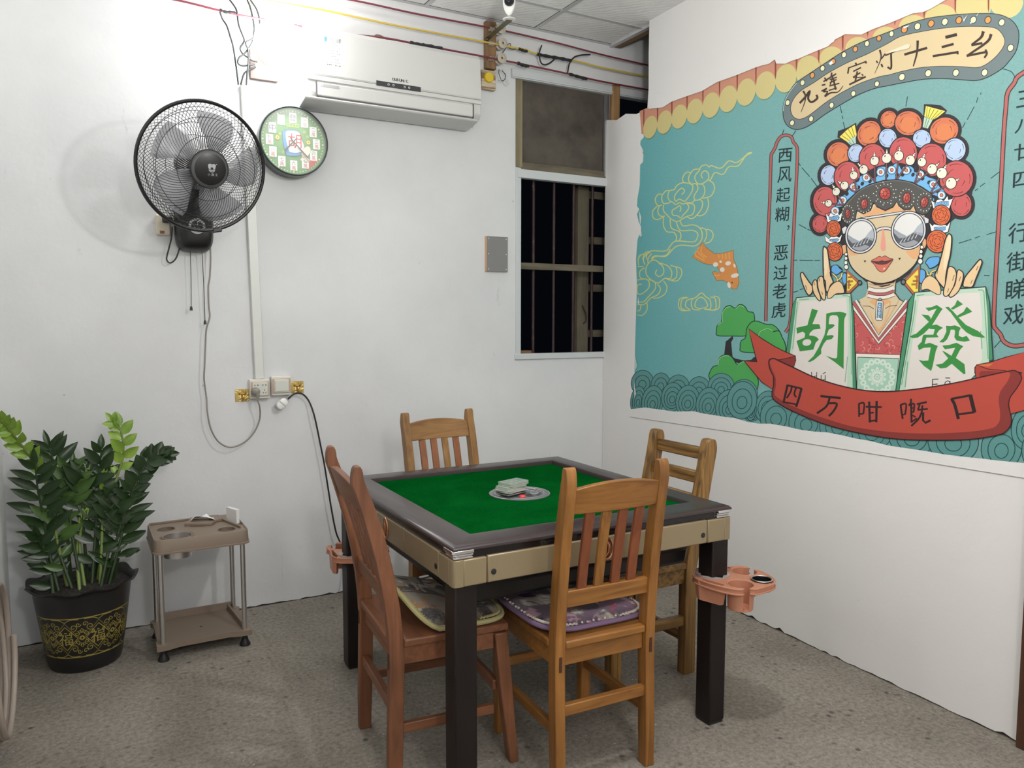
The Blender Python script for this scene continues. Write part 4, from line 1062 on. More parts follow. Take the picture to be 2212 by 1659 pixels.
    gk.add([(p.x, p.y, .0045) for p in al]+[(p.x, p.y, .0005) for p in al], [tuple(q) for q in tri]+[tuple(m+i for i in reversed(q)) for q in tri])
    gk.add([(p.x, p.y, .0045) for p in cq]+[(p.x, p.y, .0005) for p in cq], [(q, (q+1) % 36, 36+(q+1) % 36, 36+q) for q in range(36)])
    gk.build('gasket', M_CLEAR, t, ang=40)
    t.scale = (.93, .93, .97)
    return t
lx, ly = TX1-.006-LW/2, TY0+.006+LW/2
holder((lx, ly, .515), math.radians(-50), 'terracotta clip-on cup holder with a steel ash cup, on the near right table leg')
lx2, ly2 = TX0+.006+LW/2, TY1-.006-LW/2
holder((lx2, ly2, .455), math.radians(60), 'terracotta cup holder half hidden behind the left chair, on the far left table leg')
# ================================================================== chairs
def woodset(name, dark, light, rough=.42, sc=9, contrast=(.22, .80)):
    return {a: wood('%s_%s' % (name, a.lower()), dark, light, a, sc, rough, contrast) for a in 'XYZ'}
WG = woodset('golden_wood', rgb(122, 78, 34, 0.88), rgb(186, 130, 66, 0.88))
WR = woodset('reddish_slat_wood', rgb(116, 60, 36, 0.88), rgb(166, 98, 62, 0.88))
WL = woodset('red_brown_wood', rgb(110, 68, 46, 0.86), rgb(160, 106, 74, 0.86), .48)
WT = woodset('tan_wood', rgb(130, 88, 48, 0.88), rgb(188, 146, 92, 0.88))
WTR = woodset('tan_red_slat_wood', rgb(136, 84, 54, 0.88), rgb(182, 122, 84, 0.88))
WB = {a: wood('burnt_grain_pine_%s' % a.lower(), rgb(88, 62, 30, .9), rgb(168, 128, 70, .88), a, 12, .4, (.34, .62), .05) for a in 'XYZ'}
M_MORTISE = mat('mortise_shadow_wood', rgb(70, 40, 22), .8)  # dark brown for the small mortise pieces on the back posts

def post(g, x, prof, wx, mi=0):
    # prof: list of (y, z, depth); rectangular section, width wx
    g.loft([[(x-wx/2, y-d/2, z), (x+wx/2, y-d/2, z), (x+wx/2, y+d/2, z), (x-wx/2, y+d/2, z)] for (y, z, d) in prof], mi)
def rect_between(g, p0, p1, w, h, up=(0, 0, 1)):
    p0 = Vector(p0); p1 = Vector(p1); t = (p1-p0).normalized(); u = Vector(up); u = (u-t*u.dot(t)).normalized(); s = t.cross(u)
    R = lambda p: [p-s*w/2-u*h/2, p+s*w/2-u*h/2, p+s*w/2+u*h/2, p-s*w/2+u*h/2]
    g.loft([R(p0), R(p1)])

def slat_chair(label, loc, rotz, W_, S_, hw=.165, top=.972, rake=.075, fy=.385, splay=0, group='slat back chairs around the table', extra=None):
    """seat faces local +Y; origin on the floor under the middle of the back posts"""
    t = thing('dining_chair', label, 'chair', loc, rotz, group)
    pw = .033
    def yback(z):      # centre line of the raked back post
        if z < .40: return .010*z/.40
        u = (z-.40)/(top-.40); return .010-.02*u-rake*u*u
    zs = [0, .12, .25, .38, .46, .54, .62, .70, .78, .86, .92]
    for s in (-1, 1):
        pr = [(yback(z), z, .044-(.010 if z > .8 else 0)*((z-.8)/.2) - (.006 if z < .1 else 0)) for z in zs]
        for q in range(1, 6):   # rounded top
            a = q/5*PI/2; pr.append((yback(top-.05)-.002, .92+(top-.92)*math.sin(a), max(.034*math.cos(a)**.6, .010)))
        g = G(); post(g, s*hw, pr, pw); lg = g.build('back_post', W_['Z'], t, bevel=.004, ang=30)
    # front legs
    for s in (-1, 1):
        g = G(); post(g, s*(hw+.004), [(fy+splay, 0, .030), (fy+splay*.4, .25, .040), (fy, .425, .042)], .040); g.build('front_leg', W_['Z'], t, bevel=.004)
    # crest rail, arched
    g = G(); n = 12; rings = []
    for q in range(n+1):
        x = -hw+pw/2-.004+(2*hw-pw+.008)*q/n; arch = .020*(1-(x/hw)**2); bow = -.014*(1-(x/hw)**2)
        z0, z1 = .835, .905+arch
        rings.append([(x, yback(.84)-.011+bow, z0), (x, yback(.84)+.011+bow, z0), (x, yback(.91)+.009+bow, z1), (x, yback(.91)-.013+bow, z1)])
    g.loft(rings); g.build('crest_rail', W_['X'], t, bevel=.003, ang=30)
    # lower back rail
    g = G(); g.loft([[(x, yback(.575)-.011, .552), (x, yback(.575)+.011, .552), (x, yback(.6)+.011, .602), (x, yback(.6)-.011, .602)] for x in (-hw+pw/2-.003, hw-pw/2+.003)])
    g.build('back_rail', W_['X'], t, bevel=.003)
    # four slats
    for q in range(4):
        x = (-1.5+q)*.058
        g = G(); rings = []
        for j in range(6):
            z = .596+(.846-.596)*j/5; bow = -.012*(j/5)
            rings.append([(x-.0155, yback(z)-.006+bow, z), (x+.0155, yback(z)-.006+bow, z), (x+.0155, yback(z)+.006+bow, z), (x-.0155, yback(z)+.006+bow, z)])
        g.loft(rings); g.build('back_slat', S_['Z'] if q in (0, 2, 3) else W_['Z'], t, bevel=.002)
    # seat board and apron
    g = G(); pts = [(-hw-.020, fy+.026), (hw+.020, fy+.026), (hw+.018, .03), (hw-pw/2-.002, .03), (hw-pw/2-.002, -.012), (-hw+pw/2+.002, -.012), (-hw+pw/2+.002, .03), (-hw-.018, .03)]
    g.prism(pts, .428, .452); g.build('seat', W_['X'], t, bevel=.005)
    g = G(); g.b2(-hw+.02, hw-.02, .002, .022, .375, .428); g.b2(-hw+.02, hw-.02, fy-.011, fy+.011, .375, .428)
    g.b2(-hw-.010, -hw+.010, .03, fy-.02, .375, .428); g.b2(hw-.010, hw+.010, .03, fy-.02, .375, .428)
    g.build('seat_apron', W_['X'], t, bevel=.002, weld=False)
    # stretchers
    g = G(); g.b2(-hw+pw/2-.002, hw-pw/2+.002, -.008, .014, .225, .258); g.build('stretcher', W_['X'], t, bevel=.003)
    for s in (-1, 1):
        g = G(); g.b2(s*hw-.010, s*hw+.010, .022, fy-.018, .165, .195); g.build('stretcher', W_['Y'], t, bevel=.003)
    g = G(); g.b2(-hw+.02, hw-.02, fy-.010, fy+.010, .225, .258); g.build('stretcher', W_['X'], t, bevel=.003)
    for s in (-1, 1):
        g = G(); g.b2(s*hw-.0045, s*hw+.0045, -.0150, -.0120, .365, .41); g.build('mortise', M_MORTISE, t)
    return t
slat_chair('golden slat back chair nearest the camera, its back turned to the viewer', (1.335, 1.845, 0), math.radians(-2), WG, WR, .160, rake=.052, fy=.375)
slat_chair('red brown slat back chair at the left side of the table, seen from its side', (.776, 2.285, 0), math.radians(-95), WL, WL, .190, rake=.105, fy=.335, splay=.045)
slat_chair('tan slat back chair on the far side of the table, against the white wall', (1.435, 3.235, 0), math.radians(184), WT, WTR, .166, top=.962)

def ladder_chair(label, loc, rotz):
    t = thing('ladder_back_chair', label, 'chair', loc, rotz)
    hw, pw, top = .157, .043, .920
    def yb(z): return .0 if z < .42 else -.10*((z-.42)/(top-.42))
    for s in (-1, 1):
        pr = [(yb(z), z, .054) for z in (0, .2, .42, .5, .6, .7, .8, .872)]
        for q in range(1, 6):
            a = q/5*PI/2; pr.append((yb(.88), .872+(top-.872)*math.sin(a), .054*max(math.cos(a)**.5, .35)))
        g = G(); post(g, s*hw, pr, pw); g.build('back_post', WB['Z'], t, bevel=.009, ang=30)
        g = G(); post(g, s*hw, [(.355, 0, .046), (.355, .43, .050)], .048); g.build('front_leg', WB['Z'], t, bevel=.006)
    for z in (.675, .765, .858):
        g = G(); g.loft([[(x, yb(z)-.011, z-.024), (x, yb(z)+.011, z-.024), (x, yb(z)+.009, z+.024), (x, yb(z)-.013, z+.024)] for x in (-hw+pw/2-.004, hw-pw/2+.004)])
        g.build('ladder_rail', WB['X'], t, bevel=.005)
    g = G(); g.b2(-hw-.028, hw+.028, .03, .395, .425, .450); g.build('seat', WB['X'], t, bevel=.006)
    g = G(); g.b2(-hw+.02, hw-.02, -.010, .012, .365, .425); g.b2(-hw+.02, hw-.02, .345, .367, .365, .425)
    for s in (-1, 1): g.b2(s*hw-.011, s*hw+.011, .025, .335, .365, .425)
    g.build('seat_apron', WB['X'], t, bevel=.002, weld=False)
    for s in (-1, 1):
        g = G(); g.b2(s*hw-.013, s*hw+.013, .025, .335, .195, .235); g.build('stretcher', WB['Y'], t, bevel=.004)
    g = G(); g.b2(-hw+.022, hw-.022, -.012, .012, .12, .16); g.build('stretcher', WB['X'], t, bevel=.004)
    g = G(); g.b2(-hw+.022, hw-.022, .343, .367, .12, .16); g.build('stretcher', WB['X'], t, bevel=.004)
    return t
ladder_chair('rustic ladder back chair of burnt grain wood, right of the table by the mural wall', (2.035, 2.425, 0), math.radians(90))

# ------------------------------------------------------------------ seat cushions
def flowers(name, base, specs, seedoff):
    m = mat(name, base, .95, 0, .1); k = N(m)
    k.p.inputs['Sheen Weight'].default_value = .25
    prev = base; pk = None
    for i, (scale, lo, hi, col) in enumerate(specs):
        mp = k.coords((1, 1, 1)); mp.inputs['Location'].default_value = (seedoff+i*3.7, i*1.9, 0)
        n_ = k.noise(mp, scale, 3, .55, 1.4); r_ = k.ramp(n_, 'Fac', [(lo, (0, 0, 0)), (hi, (1, 1, 1))])
        mx = k.mix((r_, 'Color'), prev if pk is None else (pk, 2), col); pk = mx
    k.l(pk, 2, k.p, 'Base Color')
    f_ = k.noise(k.coords((1, 1, 1)), 180, 3, .7); k.bump(f_, 'Fac', .6, .004)
    return m
M_CUSH1 = flowers('brown_floral_plush', rgb(150, 140, 122, .82), [(7, .50, .58, rgb(176, 122, 52, .82)), (6, .52, .56, rgb(52, 34, 32, .82)), (10, .60, .64, rgb(206, 198, 182, .82)), (9, .62, .66, rgb(120, 60, 60, .82))], 0)
M_CUSH2 = flowers('purple_floral_plush', rgb(112, 90, 110, .82), [(8, .50, .58, rgb(206, 200, 180, .82)), (6, .53, .57, rgb(64, 40, 56, .82)), (9, .60, .64, rgb(158, 70, 96, .82)), (11, .60, .64, rgb(186, 140, 160, .82))], 5)
M_PIPE1 = mat('cream_braid', rgb(188, 180, 128, .85), .9); M_PIPE2 = mat('mauve_braid', rgb(138, 112, 146, .8), .9)
M_DOT = mat('pale_braid_stitch', rgb(212, 204, 190, 1.1), .9); M_BACK1 = mat('cushion_underside', rgb(190, 182, 168, 1.1), .95); M_BACK2 = mat('cushion_underside_mauve', rgb(88, 66, 108, 1.1), .95)
def cushion(label, loc, rotz, M_, P_, B_, w=.40, d=.40, lift=None):
    t = thing('seat_cushion', label, 'cushion', loc, rotz)
    n = 24; base = []
    def outline(sc):
        pts = []
        for q in range(48):
            a = 2*PI*q/48; c, s = math.cos(a), math.sin(a); e = .42
            pts.append((math.copysign(abs(c)**e, c)*w/2*sc, math.copysign(abs(s)**e, s)*d/2*sc))
        return pts
    def zl(x, y):
        z = 0.0
        if lift: z = lift(x, y)
        return z
    rings = []
    for sc, h in ((.0, .030), (.3, .031), (.6, .029), (.82, .026), (.93, .020), (1.0, .011)):
        rings.append([(x, y, h+zl(x, y)+.003*math.sin(x*31)*math.cos(y*27)) for x, y in outline(max(sc, .001))])
    g = G(); g.loft(rings, 0, True); top = g.build('plush_top', M_, t, ang=60)
    rings = [[(x, y, h+zl(x, y)) for x, y in outline(sc)] for sc, h in ((1.0, .011), (.99, .002), (.9, .0), (.4, .0))]
    g = G(); g.loft(rings, 0, True); g.build('underside', B_, t, ang=60)
    g = G(); pts = [(x, y, .012+zl(x, y)) for x, y in outline(1.005)]; g.tube(pts, .0075, 8, 0, True, False); br = g.build('piping', P_, t)
    g = G(); pts = [(x, y, .0205+zl(x, y)) for x, y in outline(.95)]
    P = []
    for i in range(48):
        a, b = Vector(pts[i]), Vector(pts[(i+1) % 48])
        for j in range(4): P.append(a.lerp(b, j/4)+Vector((0, 0, .0022 if j % 2 else 0)))
    for i in range(0, len(P), 1): g.box(P[i], (.006, .006, .004), 0, (0, 0, i*.8))
    g.build('stitched_border', M_DOT if P_ is M_PIPE2 else P_, t, smooth=False, weld=False)
    return t
cushion('brown floral plush seat cushion with cream braid, on the red brown chair', (.985, 2.266, .4525), math.radians(-95), M_CUSH1, M_PIPE1, M_BACK1, .40, .325,
        lambda x, y: .085*max(0, (-y-.06)/.10)**1.6)
cushion('purple floral plush seat cushion with mauve braid, on the golden chair', (1.352, 2.075, .4525), math.radians(-2), M_CUSH2, M_PIPE2, M_BACK2, .40, .39,
        lambda x, y: .030*max(0, (y-.05)/.15)**1.5*(1 if x < 0 else .3) + .012*max(0, (-x-.1)/.1))
# ================================================================== potted plant
M_POT = mat('black_glazed_plastic', (.016, .015, .015, 1), .30, 0, .5)
M_GOLD = mat('gold_print', rgb(170, 154, 76, 1.1), .4, .3)
M_SOIL = mat('dark_soil', (.022, .018, .015, 1), .95); k = N(M_SOIL)
_n = k.noise(k.coords((1, 1, 1)), 60, 5, .7); _r1 = k.ramp(_n, 'Fac', [(.35, (.010, .008, .007)), (.68, (.055, .046, .038))]); k.l(_r1, 'Color', k.p, 'Base Color'); k.bump(_n, 'Fac', 1, .02)
PC = Vector((-.035, 3.525, 0))
plant = thing('potted_plant', 'glossy leafy plant in a black pot with a gold pattern, left of the small cart', 'plant', PC)
PH = .325
def prad(z):   # outer wall radius
    return .130+.048*(z/PH)**.85
# the pot: wavy flared lip
n = 72; rings = []
outer_p = [(.0, .0), (.124, .0), (.130, .006)]+[(prad(PH*t), PH*t) for t in (.1, .25, .4, .55, .7, .85, .95)]
def wave_ring(r, z, amp=0, zamp=0):
    return [((r+amp*math.cos(9*2*PI*q/n))*math.cos(2*PI*q/n), (r+amp*math.cos(9*2*PI*q/n))*math.sin(2*PI*q/n), z+zamp*math.cos(9*2*PI*q/n)) for q in range(n)]
for r, z in outer_p[1:]: rings.append(wave_ring(r, z))
rings += [wave_ring(.181, PH*.985, .001, .001), wave_ring(.190, PH*1.015, .003, .004), wave_ring(.200, PH*1.03, .005, .008), wave_ring(.201, PH*1.045, .005, .008), wave_ring(.188, PH*1.03, .003, .004), wave_ring(.176, PH*.99, .001, .001), wave_ring(.170, PH*.93), wave_ring(.165, PH*.80)]
g = G(); g.loft(rings, 0, True); pot = g.build('pot', M_POT, plant, ang=50)
g = G(); rr_ = random.Random(2); m = 40; rings = []
for rad in (.0005, .05, .10, .14, .171):
    rings.append([(rad*math.cos(2*PI*q/m), rad*math.sin(2*PI*q/m), PH*.955+rr_.uniform(-.004, .007)+(.012 if rad < .1 else 0)) for q in range(m)])
g.loft(rings, 0, False); g.build('soil', M_SOIL, plant, ang=60)
# gold printed band: drawn in (angle, height) and wrapped on the tapered wall
class Wrap(Art):
    pass
def pot_map(u, v, off):     # u metres along the girth, v height
    r = prad(v)+.0004+off*.2; a = u/.165
    return Vector((r*math.cos(a), r*math.sin(a), v))
PA = Art(pot_map, 1.0, 1e-6)
def pl(pts, w, sm=1, closed=False):
    if not sm:
        q = list(pts)+([pts[0]] if closed else []); pts = []
        for (a, b), (c, d) in zip(q[:-1], q[1:]): pts += [(a+(c-a)*t/8, b+(d-b)*t/8) for t in range(8)]
        if not closed: pts.append(q[-1])
    PA.L([(x, y) for x, y in pts], w, M_GOLD, sm, closed)
z0, z1 = .070, .232
def arcline(z, w): PA.rib([Vector((-1.2*.165+2.4*.165*q/60-PI/2*.165, z, 0)) for q in range(61)], w, M_GOLD)
U0 = -PI/2*.165
for z in (z0, z1): arcline(z, .0038)
def spiral(cx, cy, r, t0, turns, s=1, w=.0028):
    pts = []
    for q in range(18):
        f = q/17; a = t0+s*turns*2*PI*f; pts.append((cx+r*(1-f*.82)*math.cos(a), cy+r*(1-f*.82)*math.sin(a)))
    pl(pts, w)
zc = (z0+z1)/2; per = .120
for i in range(-3, 3):
    c = U0+.052+i*per        # diamond centre
    hw, hh = .045, .049
    if -1.15*.165 < c-U0 < 1.15*.165:
        pl([(c-hw, zc), (c, zc+hh), (c+hw, zc), (c, zc-hh)], .0030, 0, True)
        pl([(c-hw*1.14, zc), (c, zc+hh*1.30), (c+hw*1.14, zc), (c, zc-hh*1.30)], .0016, 0, True)
        vs, fs = glyph('福'); pts = [Vector((c-.5*.060+x*.060, zc-.38*.062+y*.062, 0)) for x, y in vs]; PA.put(pts, fs, M_GOLD)
        for sy in (-1, 1):
            pl([(c, zc+sy*hh*1.35), (c-.02, z0+.004 if sy < 0 else z1-.004), (c-.05, z0+.004 if sy < 0 else z1-.004)], .0026); pl([(c, zc+sy*hh*1.35), (c+.02, z0+.004 if sy < 0 else z1-.004), (c+.05, z0+.004 if sy < 0 else z1-.004)], .0026)
    d = c+per/2
    if -1.15*.165 < d-U0 < 1.15*.165:
        for q in range(8): PA.E(d+.007*math.cos(q*PI/4), zc+.007*math.sin(q*PI/4), .0034, .0034, M_GOLD, 0, None, 0, 8)
        for sy in (-1, 1):
            PA.E(d, zc+sy*.030, .005, .008, None, 0, M_GOLD, .0022, 12); PA.E(d-.007, zc+sy*.026, .005, .005, None, 0, M_GOLD, .002, 10); PA.E(d+.007, zc+sy*.026, .005, .005, None, 0, M_GOLD, .002, 10)
            for sx in (-1, 1):
                spiral(d+sx*.018, zc+sy*.018, .010, PI/2*sy, 1.2*sx*sy); spiral(d+sx*.030, zc+sy*.044, .014, -PI/2*sy, 1.2*-sx*sy); spiral(d+sx*.012, zc+sy*.056, .010, 0, 1.1*sx)
                spiral(d+sx*.042, zc+sy*.022, .008, PI/2, 1.1*sx)
band = PA.g.build('gold_band', PA.mats, pot, smooth=True, weld=False)
# leaves
def leafmat(name, a, b):
    m = mat(name, a, .30, 0, .5); k = N(m)
    n_ = k.noise(k.coords((1, 1, 1)), 14, 3); r_ = k.ramp(n_, 'Fac', [(.3, a), (.7, b)]); k.l(r_, 'Color', k.p, 'Base Color')
    return m
M_LEAFD = leafmat('dark_leaf', rgb(22, 42, 18, 1.1), rgb(40, 64, 30, 1.1)); M_LEAFY = leafmat('young_leaf', rgb(92, 126, 40, 1.2), rgb(132, 160, 62, 1.2)); M_LEAFM = leafmat('mid_leaf', rgb(44, 72, 28, 1.1), rgb(72, 102, 44, 1.1))
M_STEMD = mat('dark_stem', rgb(44, 62, 34, 1.1), .5); M_STEMY = mat('pale_stem', rgb(110, 128, 66, 1.15), .5)
def leaf(g, base, d, nrm, L, w):
    d = Vector(d).normalized(); s = d.cross(Vector(nrm)).normalized(); up = s.cross(d).normalized()
    prof = [(0, .10), (.12, .55), (.30, .95), (.48, 1.0), (.66, .85), (.82, .52), (.94, .2), (1, .02)]
    rows = []
    for t, ww in prof:
        c = Vector(base)+d*(L*t)-up*(L*.16*t*t)
        rows.append([c-s*(w*ww)+up*(w*.30*ww), c-s*(w*.5*ww)+up*(w*.06*ww), c, c+s*(w*.5*ww)+up*(w*.06*ww), c+s*(w*ww)+up*(w*.30*ww)])
    vs = [p for r in rows for p in r]; fs = []
    for i in range(len(rows)-1):
        for j in range(4): fs.append((i*5+j, i*5+j+1, (i+1)*5+j+1, (i+1)*5+j))
    for p in vs:
        p.x = max(p.x, XL+.008-PC.x)
        if p.z < .54: p.x = min(p.x, .203-PC.x)
    g.add(vs, fs)
rl = random.Random(21)
def frond(path, nl, L, w, M_, S_, start=.35, spread=65, r0=.007, twist=None, curl=0):
    P = catmull([Vector(p) for p in path], False, 6); n = len(P)
    g = G(); g.tube(P, [r0*(1-.65*i/(n-1)) for i in range(n)], 8); st = g.build('stem', S_, plant, ang=60)
    g = G(); view = Vector((0, -1, .15)) if twist is None else Vector(twist)
    for i in range(nl):
        f = start+(1-start)*(i+.5)/nl; q = f*(n-1); i0 = min(int(q), n-2); p = P[i0].lerp(P[i0+1], q-i0); t = (P[i0+1]-P[i0]).normalized()
        side = t.cross(view).normalized(); sg = 1 if i % 2 else -1
        a = math.radians(spread*(1-.35*f)+rl.uniform(-8, 8))
        d = t*math.cos(a)+side*(sg*math.sin(a))+view*rl.uniform(-.15, .45)
        sz = (0.72+.5*math.sin(PI*min(1, max(.05, (f-start)/(1-start)*.85+.1))))*rl.uniform(.9, 1.1)
        leaf(g, p, d, view+side*rl.uniform(-.4, .4), L*sz, w*sz)
    leaf(g, P[-1], (P[-1]-P[-3]), view, L*.8, w*.7)
    g.build('foliage', M_, st, ang=80)
zs_ = PH*.9
def pp(x, y, dep=0.0):    # photo survey point on the plant's own depth plane, plant-local
    return PY(x, y, PC.y+dep)-PC
# bright young fronds
frond([(-.05, -.01, zs_), pp(120, 1150), pp(98, 1040), pp(60, 980, -.10), pp(20, 928, -.20), pp(-4, 905, -.26)], 18, .050, .0145, M_LEAFY, M_STEMY, .45, 54)
frond([(.05, .0, zs_), pp(232, 1110), pp(250, 1040), pp(266, 985), pp(262, 935), pp(244, 910)], 12, .058, .0165, M_LEAFY, M_STEMY, .42, 56)
frond([(.01, -.06, zs_), pp(172, 1180), pp(182, 1110), pp(190, 1020)], 5, .05, .007, M_LEAFY, M_STEMY, .45, 14)
frond([(.06, -.03, zs_), pp(222, 1110), pp(222, 1060), pp(224, 1030)], 4, .05, .008, M_LEAFY, M_STEMY, .6, 14)
frond([(-.01, -.08, zs_), pp(166, 1190), pp(176, 1140), pp(184, 1110)], 4, .045, .009, M_LEAFY, M_STEMY, .6, 18)
# dark fronds
D = M_LEAFD
for path, nl, L, w, m_, st, sp in [
    ([(-.08, -.04, zs_), pp(108, 1200), pp(94, 1120), pp(82, 1060, -.05), pp(76, 1008, -.09)], 17, .100, .0165, D, .12, 72),
    ([(-.04, .03, zs_), pp(140, 1100), pp(125, 1030), pp(112, 985), pp(106, 966)], 12, .090, .0165, D, .30, 66),
    ([(.0, -.05, zs_), pp(152, 1130), pp(150, 1060), pp(154, 1016)], 12, .092, .018, M_LEAFM, .28, 60),
    ([(.02, .03, zs_), pp(178, 1110), pp(182, 1060), pp(190, 1025)], 13, .100, .019, D, .22, 66),
    ([(.05, .05, zs_), pp(212, 1110), pp(216, 1040), pp(218, 972)], 13, .082, .019, D, .22, 56),
    ([(.08, .0, zs_), pp(262, 1130), pp(288, 1060), pp(308, 1014), pp(334, 988), pp(362, 982)], 20, .060, .021, D, .30, 60),
    ([(.09, -.03, zs_), pp(262, 1160), pp(272, 1110), pp(284, 1062)], 15, .098, .0155, D, .10, 70),
    ([(.06, -.06, zs_), pp(238, 1170), pp(246, 1110), pp(250, 1065)], 12, .086, .018, D, .15, 66),
    ([(.03, -.04, zs_), pp(205, 1170), pp(208, 1110), pp(206, 1050)], 12, .086, .018, D, .15, 66),
    ([(-.03, -.06, zs_), pp(128, 1190), pp(120, 1130), pp(128, 1080)], 10, .092, .019, M_LEAFM, .15, 66),
    ([(-.10, -.07, zs_), pp(108, 1228), pp(94, 1195), pp(82, 1160, -.05)], 9, .078, .018, D, .08, 70),
    ([(.11, .03, zs_), pp(258, 1190), pp(262, 1150), pp(268, 1118)], 9, .088, .0165, D, .12, 70)]:
    frond(path, nl, L, w, m_, M_STEMD, st, sp)

# ================================================================== small tea cart
M_TAUPE = mat('taupe_plastic', rgb(132, 117, 103, 1.0), .5, 0, .4)
M_TAUPEI = mat('taupe_tray_inner', rgb(112, 98, 86, 1.0), .55, 0, .4)
CW = .366; CD = .318; CH = .500
cart = thing('tea_cart', 'small taupe plastic stand with steel posts and cup wells in its top', 'cart', (.400, 3.502, 0), math.radians(0.5))
def rrect(w, d, r, k=6, notch=0):
    pts = []
    for cx, cy, a0 in ((w/2-r, d/2-r, 0), (-w/2+r, d/2-r, 90), (-w/2+r, -d/2+r, 180), (w/2-r, -d/2+r, 270)):
        for q in range(k+1):
            a = math.radians(a0+90*q/k); pts.append((cx+r*math.cos(a), cy+r*math.sin(a)))
    return pts
def circ(x, y, r, n=28): return [(x+r*math.cos(2*PI*q/n), y+r*math.sin(2*PI*q/n)) for q in range(n)]
def plate(g, out, holes, z0, z1, mi=0):
    loops = [[Vector((x, y, 0)) for x, y in l] for l in [out]+holes]
    tri = tessellate_polygon(loops); al = [p for l in loops for p in l]; m = len(al)
    g.add([(p.x, p.y, z1) for p in al]+[(p.x, p.y, z0) for p in al], [tuple(q) for q in tri]+[tuple(m+i for i in reversed(q)) for q in tri], mi)
    for l in loops:
        k0 = len(l); g.add([(p.x, p.y, z1) for p in l]+[(p.x, p.y, z0) for p in l], [(q, (q+1) % k0, k0+(q+1) % k0, k0+q) for q in range(k0)], mi)
w2, d2 = CW/2, CD/2
binx, biny, binr = -.088, -.092, .056
holes = [circ(binx, biny, binr, 36), circ(-.118, .040, .034), circ(.105, -.085, .034)]
slot = [(.118, .030), (.160, -.052), (.168, -.048), (.126, .034)]
g = G()
plate(g, rrect(CW, CD, .034), holes+[rrect(.0, .0, 0, 1)][:0], CH-.012, CH-.004)
# skirt
ro, ri = rrect(CW+.012, CD+.012, .038), rrect(CW-.006, CD-.006, .030)
top_o = rrect(CW, CD, .034)
m = len(ro)
g.loft([[(x, y, CH-.056) for x, y in ro], [(x, y, CH-.050) for x, y in ro], [(x*.985, y*.985, CH-.048) for x, y in ro], [(x, y, CH-.002) for x, y in top_o], [(x*.985, y*.985, CH+.002) for x, y in top_o], [(x*.955, y*.94, CH-.004) for x, y in top_o]], 0, False)
g.loft([[(x, y, CH-.056) for x, y in ro], [(x, y, CH-.056) for x, y in ri], [(x, y, CH-.010) for x, y in ri]], 0, False)
top = g.build('top_tray', M_TAUPE, cart, ang=35, weld=False)
for (x, y) in ((-.118, .040), (.105, -.085)):
    g = G(); g.lathe([(.034, -.004), (.032, -.016), (.008, -.017), (.008, -.022), (.0355, -.022), (.0365, -.004)], 28, 0, (x, y, CH), None, True); g.ring(.035, .002, 28, 6, 0, None, (x, y, CH-.004))
    g.build('cup_well', M_TAUPEI, top, ang=40)
g = G(); g.ring(binr+.008, .0026, 40, 6, 0, None, (binx, biny, CH-.003)); g.ring(binr+.002, .0022, 40, 6, 0, None, (binx, biny, CH-.0025)); g.build('well_rim', M_TAUPE, top)
g = G(); g.lathe([(binr+.001, -.002), (binr-.0015, -.003), (binr-.004, -.085), (0, -.086), (0, -.088), (binr-.003, -.087), (binr+.0005, -.005)], 40, 0, (binx, biny, CH), None, True); g.build('steel_bin', M_STEEL, top, ang=40)
g = G(); g.lathe([(0, -.056), (.043, -.056), (.049, -.047), (.049, -.044)], 32, 0, (binx+.008, biny, CH)); g.build('bin_base', M_TAUPE, top)
# raised tissue box lid at the back and the card slot on the right
lid = [(-.045, .050), (.035, .012), (.062, .010), (.086, .055), (.112, .064), (.108, .138), (.06, .146), (-.012, .146), (-.022, .105)]
g = G(); g.prism(lid, CH-.004, CH+.010); lo = g.build('tissue_hatch', M_TAUPE, top, bevel=.003)
g = G(); g.prism([(-.020, .032), (.030, .010), (.030, .004), (-.020, .026)], CH-.004, CH+.004); g.build('hatch_lip', M_TAUPEI, lo)
for a_, b_, w_, h_ in (((.112, .070, CH+.001), (.160, -.10, CH+.001), .005, .012), ((-.175, .140, CH+.001), (.0, .150, CH+.001), .006, .010), ((.146, .110, CH+.001), (.178, -.040, CH+.001), .004, .012)):
    g = G(); rect_between(g, a_, b_, w_, h_); g.build('tray_ridge', M_TAUPE, top, bevel=.002)
# lower shelf with a bowed front edge, low back and sides
def bow_outline(w, d):
    pts = []
    for q in range(25):
        f = q/24; x = -w/2+w*f; s = abs(2*f-1); b = 0 if s > .80 else (.016 if s < .5 else .016*(1-(s-.5)/.30))
        pts.append((x, -d/2+b))
    return pts
shelf = bow_outline(CW+.004, CD+.004)+[(w2+.002, -d2+.02), (w2+.002, -d2+.05), (w2-.006, -d2+.07), (w2-.006, d2-.05), (w2+.002, d2-.03), (w2+.002, d2-.010), (w2-.012, d2+.002), (-w2+.012, d2+.002), (-w2-.002, d2-.010), (-w2-.002, d2-.03), (-w2+.006, d2-.05), (-w2+.006, -d2+.07), (-w2-.002, -d2+.05), (-w2-.002, -d2+.02)]
g = G(); plate(g, shelf, [circ(.0, -.02, .006, 10)], .048, .070)
for x0, x1, y0, y1 in ((-w2+.03, w2-.03, d2-.022, d2-.012), ):
    g.b2(x0, x1, y0, y1, .065, .100)
rect_between(g, (w2-.028, -d2+.03, .078), (w2-.046, d2-.02, .078), .008, .03)
sh = g.build('lower_shelf', M_TAUPE, cart, bevel=.003, weld=False)
